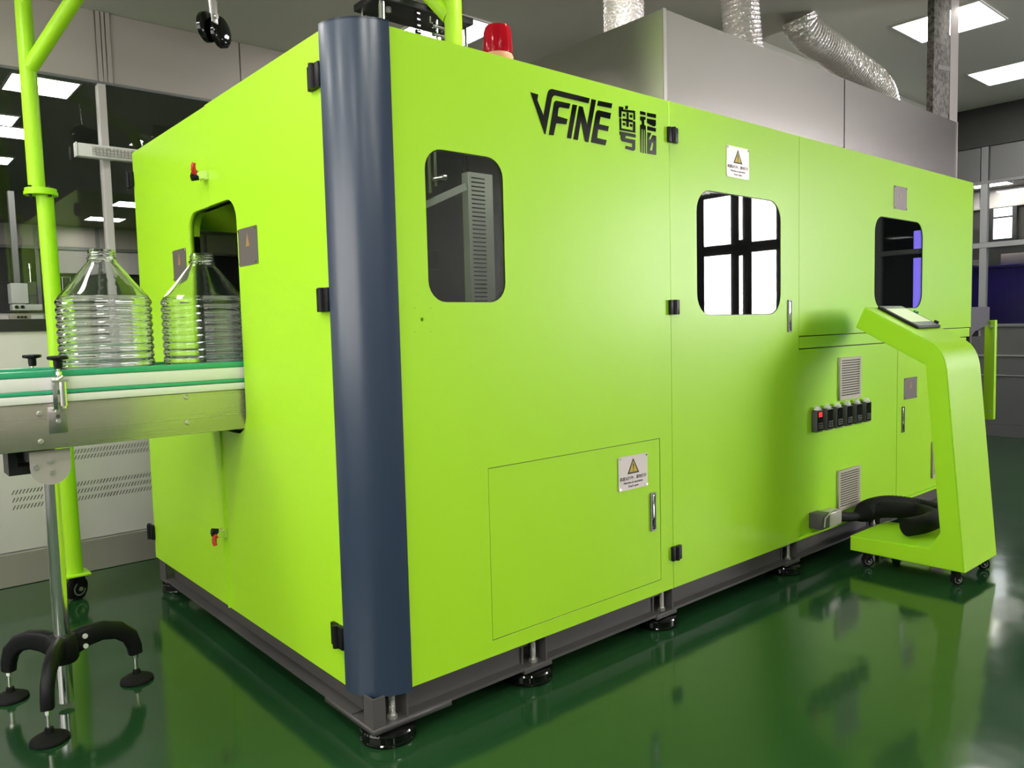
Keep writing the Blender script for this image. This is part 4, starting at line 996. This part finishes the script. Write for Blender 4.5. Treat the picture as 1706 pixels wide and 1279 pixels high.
for q in ((0.822, 2.405), (0.868, 2.405), (0.826, 2.372), (0.872, 2.372)): cyl(bm, (q[0] - 0.005, 0.75, q[1]), (q[0] + 0.005, 0.75, q[1]), 0.011, 8)
tube(bm, [(0.868, 0.75, 2.405), (0.885, 0.745, 2.39), (0.905, 0.745, 2.385)], 0.003, 8)
obj('valve_fitting', bm, M['chrome'], t)
for x_, z_ in ((0.812, 2.425), (0.80, 2.33), (0.835, 2.31)): obj('fitting', cyl(B(), (x_, 0.752, z_ - 0.012), (x_, 0.752, z_ + 0.012), 0.005, 10), M['chrome'], t)
obj('nut', cyl(B(), (0.648, 0.80, 2.432), (0.648, 0.80, 2.4495), 0.011, 6), M['zinc'], t)
obj('hook_hose', tube(B(), [(0.95, 0.12, 2.0), (0.955, 0.12, 2.03), (0.99, 0.12, 2.045), (1.04, 0.13, 2.035), (1.06, 0.14, 2.0)], 0.012, 10), M['rubber'], t)

# red beacon
bx, by = 0.628, 0.120
t = thing('warning_beacon', 'red warning beacon on a pale orange base on the machine top', 'beacon', (bx, by, 2.0))
obj('beacon_base', lathe(B(), [(0, 2.001), (0.044, 2.001), (0.050, 2.010), (0.050, 2.070), (0.046, 2.078), (0, 2.078)], (bx, by, 0), 32), M['orange'], t, label='pale orange base')
obj('beacon_lens', lathe(B(), [(0, 2.0785), (0.047, 2.0785), (0.049, 2.090), (0.046, 2.148), (0.040, 2.166), (0.030, 2.170), (0, 2.171)], (bx, by, 0), 48, rf=lambda r, z, a: 1 + (0.02 * cos(12 * a) if 2.08 < z < 2.18 else 0)), M['red_dome'], t, label='red ribbed lens')
obj('reflector', lathe(B(), [(0, 2.0), (0.018, 2.0), (0.018, 2.08), (0, 2.085)], (bx, by, 0.082), 20), M['red'], t)

# ------------------------------------------------------------ hood, ducts
HZT = 2.418; HX0_, HX1_, HY0, HY1 = 1.462, 4.430, 0.100, 0.90
t = thing('exhaust_hood', 'long stainless steel exhaust hood on the machine roof', 'hood', ((HX0_ + HX1_) / 2, 0.5, 2.0))
obj('hood_front_panel', box(B(), HX0_ + 0.004, 2.9295, HY0, HY0 + 0.004, 2.001, HZT), M['steel_h'], t, smooth=0, label='left stainless front sheet')
obj('hood_front_panel', box(B(), 2.9415, HX1_ - 0.004, HY0, HY0 + 0.004, 2.001, HZT), M['steel_h'], t, smooth=0, label='right stainless front sheet')
obj('hood_seam', box(B(), 2.9297, 2.9413, HY0 + 0.002, HY0 + 0.012, 2.001, HZT - 0.002), M['black'], t, smooth=0)
obj('hood_side_panel', box(B(), HX0_, HX0_ + 0.004, HY0 + 0.004, HY1, 2.001, HZT), M['steel_h'], t, smooth=0)
obj('corner_trim', box(B(), HX0_ - 0.003, HX0_ + 0.016, HY0 - 0.003, HY0 - 0.0003, 2.001, HZT + 0.002), M['steel'], t, smooth=0)
obj('corner_trim', box(B(), HX1_ - 0.014, HX1_ + 0.003, HY0 - 0.003, HY0 - 0.0003, 2.001, HZT + 0.002), M['steel'], t, smooth=0)
obj('hood_side_panel', box(B(), HX1_ - 0.004, HX1_, HY0 + 0.004, HY1, 2.001, HZT), M['steel_h'], t, smooth=0)
obj('hood_rear_panel', box(B(), HX0_ + 0.004, HX1_ - 0.004, HY1 - 0.004, HY1, 2.001, HZT), M['steel_h'], t, smooth=0)
obj('hood_top', box(B(), HX0_ + 0.004, HX1_ - 0.004, HY0 + 0.0045, HY1 - 0.0045, HZT - 0.006, HZT - 0.0005), M['steel_h'], t, smooth=0)

def bez(ps, n):
    """Catmull-Rom through points"""
    ps = [Vector(p) for p in ps]; ps = [ps[0] * 2 - ps[1]] + ps + [ps[-1] * 2 - ps[-2]]; out = []
    for i in range(1, len(ps) - 2):
        for k in range(n):
            t_ = k / n; a, b, c, d = ps[i - 1], ps[i], ps[i + 1], ps[i + 2]
            out.append(0.5 * ((2 * b) + (c - a) * t_ + (2 * a - 5 * b + 4 * c - d) * t_ ** 2 + (3 * b - a - 3 * c + d) * t_ ** 3))
    out.append(ps[-2]); return out
def flex(pts, r, label, seed, n=40, pitch=0.020):
    rn = random.Random(seed); pts = bez(pts, n)
    seg = 36; noise = [[rn.uniform(-1, 1) for _ in range(seg)] for _ in range(4000)]
    # resample evenly
    L_ = [0]
    for a, b in zip(pts, pts[1:]): L_.append(L_[-1] + (b - a).length)
    step = pitch / 4; m = int(L_[-1] / step); res = []; j = 0
    for i in range(m + 1):
        s = L_[-1] * i / m
        while j < len(L_) - 2 and L_[j + 1] < s: j += 1
        f_ = (s - L_[j]) / max(1e-9, L_[j + 1] - L_[j]); res.append(pts[j].lerp(pts[j + 1], f_))
    def rf(i, s, a):
        k = int(a / (2 * pi) * seg + 0.5) % seg
        tri = (0.985, 1.04, 1.06, 1.03)[i % 4]
        return tri * (1 + 0.007 * noise[i][k] + 0.005 * noise[i // 6][k])
    return obj('flexible_duct', tube(B(), res, r, seg, rf=rf), M['foil'], smooth=25, label=label, cat='duct', group='crinkled aluminium flexible ducts')
flex([(1.60, 0.42, HZT + 0.002), (1.61, 0.43, 2.55), (1.60, 0.42, 2.68), (1.60, 0.42, CZ - 0.002)], 0.083, 'short upright foil duct at the left end of the hood', 1)
flex([(2.455, 0.36, HZT + 0.002), (2.45, 0.37, 2.52), (2.42, 0.37, 2.66), (2.40, 0.37, CZ - 0.002)], 0.086, 'upright foil duct in the middle of the hood', 2)
flex([(3.93, 0.34, HZT + 0.036), (3.93, 0.34, 2.50), (3.86, 0.34, 2.575), (3.70, 0.34, 2.625), (3.50, 0.34, 2.655), (3.28, 0.34, 2.690), (3.12, 0.355, 2.720), (3.005, 0.37, 2.765), (2.975, 0.375, CZ - 0.003)], 0.086, 'sagging foil duct bending down to the right part of the hood', 3)
t = thing('duct_collar', 'dark clamp collar where the bent foil duct meets the hood', 'collar', (3.93, 0.34, HZT))
obj('collar_ring', lathe(B(), [(0.080, HZT + 0.001), (0.093, HZT + 0.001), (0.093, HZT + 0.034), (0.080, HZT + 0.034)], (3.93, 0.34, 0), 32), M['darkmetal'], t)
bm = cyl(B(), (4.034, 0.31, HZT + 0.022), (4.034, 0.36, HZT + 0.022), 0.006, 10); box(bm, 4.024, 4.046, 0.325, 0.345, HZT + 0.003, HZT + 0.05, 0.002)
obj('clamp_screw', bm, M['zinc'], t)
# square wrapped duct
t = thing('wrapped_duct', 'flat duct with mottled grey wrapping rising from the right end of the hood', 'duct', (4.24, 0.125, HZT))
obj('duct_body', box(B(), 4.060, 4.302, 0.104, 0.146, HZT + 0.001, 3.199, 0.006), M['mottle'], t)
obj('corner_angle', box(box(B(), 4.303, 4.430, 0.101, 0.104, HZT + 0.001, 3.199), 4.426, 4.430, 0.105, 0.146, HZT + 0.001, 3.199), M['wall_metal'], t, smooth=0, label='plain grey corner angle')
bm = box(B(), 4.115, 4.295, 0.0975, 0.1035, 2.70, 2.728, 0.001); rot_axis(bm, 0, (4.2, 0.10, 2.71), 'Y', radians(-6))
obj('tape_band', bm, M['steel'], t, smooth=0, label='shiny tape band')

# ------------------------------------------------------------ operator console
t = thing('operator_console', 'green C-shaped operator console on castors with tilted touch screen', 'console', (2.79, -0.40, 0))
CX_0, CX_1 = 2.588, 2.985
def bz(p0, p1, p2, n=8): return [tuple((1 - s) ** 2 * a + 2 * s * (1 - s) * b + s * s * c for a, b, c in zip(p0, p1, p2)) for s in [k / n for k in range(n + 1)]]
prof = [(-0.624, 0.070), (-0.114, 0.070), (-0.114, 0.140), (-0.477, 0.152), (-0.521, 0.229), (-0.450, 0.976), (-0.132, 1.149), (-0.174, 1.241)] + bz((-0.470, 1.078), (-0.532, 1.044), (-0.541, 0.940))
bm = prism_x(prof[::-1], CX_0, CX_1)
bmesh.ops.recalc_face_normals(bm, faces=bm.faces)
es = [e for e in bm.edges if abs(e.verts[0].co.x - e.verts[1].co.x) < 1e-6]
bmesh.ops.bevel(bm, geom=es, offset=0.004, segments=2, affect='EDGES')
obj('console_body', bm, G, t, smooth=30, label='bent green sheet metal body')
# tilted screen
d_ = Vector((0, -0.296, -0.163)).normalized(); n_ = Vector((0, -d_.z, d_.y)); n_ = n_ if n_.z > 0 else -n_
O_ = Vector((0, -0.174, 1.241))
def tilt(u, v, w): return Vector((u, 0, 0)) + O_ + d_ * v + n_ * w
bm = plate([rrect(2.700, 2.958, 0.010, 0.222, 0.006, 3)], 0.012, lambda a, b, c: tilt(a, b, c + 0.001))
sc = obj('screen_bezel', bm, M['black'], t, smooth=0, label='black touch screen frame')
obj('screen_glass', plate([rect(2.718, 2.940, 0.042, 0.176)], 0.001, lambda a, b, c: tilt(a, b, c + 0.0135)), M['screen'], sc, smooth=0, label='pale lit display')
obj('screen_header', plate([rect(2.718, 2.940, 0.016, 0.0415)], 0.001, lambda a, b, c: tilt(a, b, c + 0.0135)), M['screen_bar'], sc, smooth=0, label='grey upper strip of the display')
obj('screen_footer', plate([rect(2.718, 2.940, 0.1765, 0.214)], 0.001, lambda a, b, c: tilt(a, b, c + 0.0135)), M['screen_bar'], sc, smooth=0)
kb = obj('push_button', cyl(B(), tilt(2.968, 0.190, 0.001), tilt(2.968, 0.190, 0.022), 0.011, 16), M['black'], t, label='black push button')
obj('push_button', cyl(B(), tilt(2.972, 0.080, 0.001), tilt(2.972, 0.080, 0.020), 0.012, 16), M['acrylic'], t, label='green push button')
for (x, y, a) in ((2.625, -0.580, 0.9), (2.620, -0.185, 0.8), (2.945, -0.580, 0.7), (2.945, -0.185, 0.9)):
    castor('castor', x, y, 0.027, 0.022, 0.070, t, ang=a + pi / 2)

# thick black hose bundle between connector and console
t = thing('cable_hose', 'thick black corrugated cable hose running from the connector to the console base', 'hose', (2.9, -0.12, 0))
pts = bez([(2.630, -0.028, 0.216), (2.70, -0.035, 0.200), (2.80, -0.05, 0.190), (2.90, -0.08, 0.215), (3.02, -0.12, 0.215), (3.15, -0.20, 0.190), (3.14, -0.32, 0.180), (3.03, -0.38, 0.19)], 14)
obj('hose_sleeve', tube(B(), pts, 0.036, 18, rf=lambda i, s, a: (0.62 if i < 26 else min(1.45, 0.62 + (i - 26) * 0.09)) * (1 + 0.05 * (i % 2))), M['rubber'], t, smooth=60)
pts = bez([(2.86, -0.075, 0.205), (2.93, -0.14, 0.215), (3.02, -0.25, 0.205), (2.94, -0.36, 0.205), (2.80, -0.37, 0.205), (2.70, -0.33, 0.20)], 14)
obj('hose_loop', tube(B(), pts, 0.042, 18, rf=lambda i, s, a: 1 + 0.05 * (i % 2)), M['rubber'], t, smooth=60)

# green guard post with dark plate at the far end of the machine
t = thing('end_guard', 'narrow green guard strip clamped beside the far right end of the machine', 'guard', (4.9, 0.06, 0))
obj('guard_strip', box(B(), 4.885, 4.925, 0.006, 0.070, 0.475, 1.155, 0.002), G, t, label='narrow upright green strip')
bm = bmesh.new()
outl = [(4.455, 1.245), (4.884, 1.245), (4.884, 1.13), (4.62, 1.085), (4.455, 1.0)]
obj('dark_bracket', plate([outl], 0.004, front(0.045)), M['frame'], t, smooth=0, label='dark grey bracket plate'); bm.free()
bm = cyl(B(), (4.884, 0.03, 1.112), (4.862, 0.03, 1.112), 0.012, 12); cyl(bm, (4.862, 0.03, 1.112), (4.85, 0.02, 1.112), 0.007, 12)
obj('clamp_screw', bm, M['zinc'], t)
obj('clamp_screw', cyl(B(), (4.884, 0.03, 0.535), (4.866, 0.03, 0.535), 0.007, 12), M['zinc'], t)
obj('guard_foot', box(B(), 4.70, 4.74, 0.10, 0.14, 0.001, 1.08, 0.002), M['frame'], t, smooth=0, label='grey upright carrying the bracket')
obj('foot_arm', box(B(), 4.70, 4.74, 0.0455, 0.0995, 1.05, 1.09, 0.002), M['frame'], t, smooth=0)
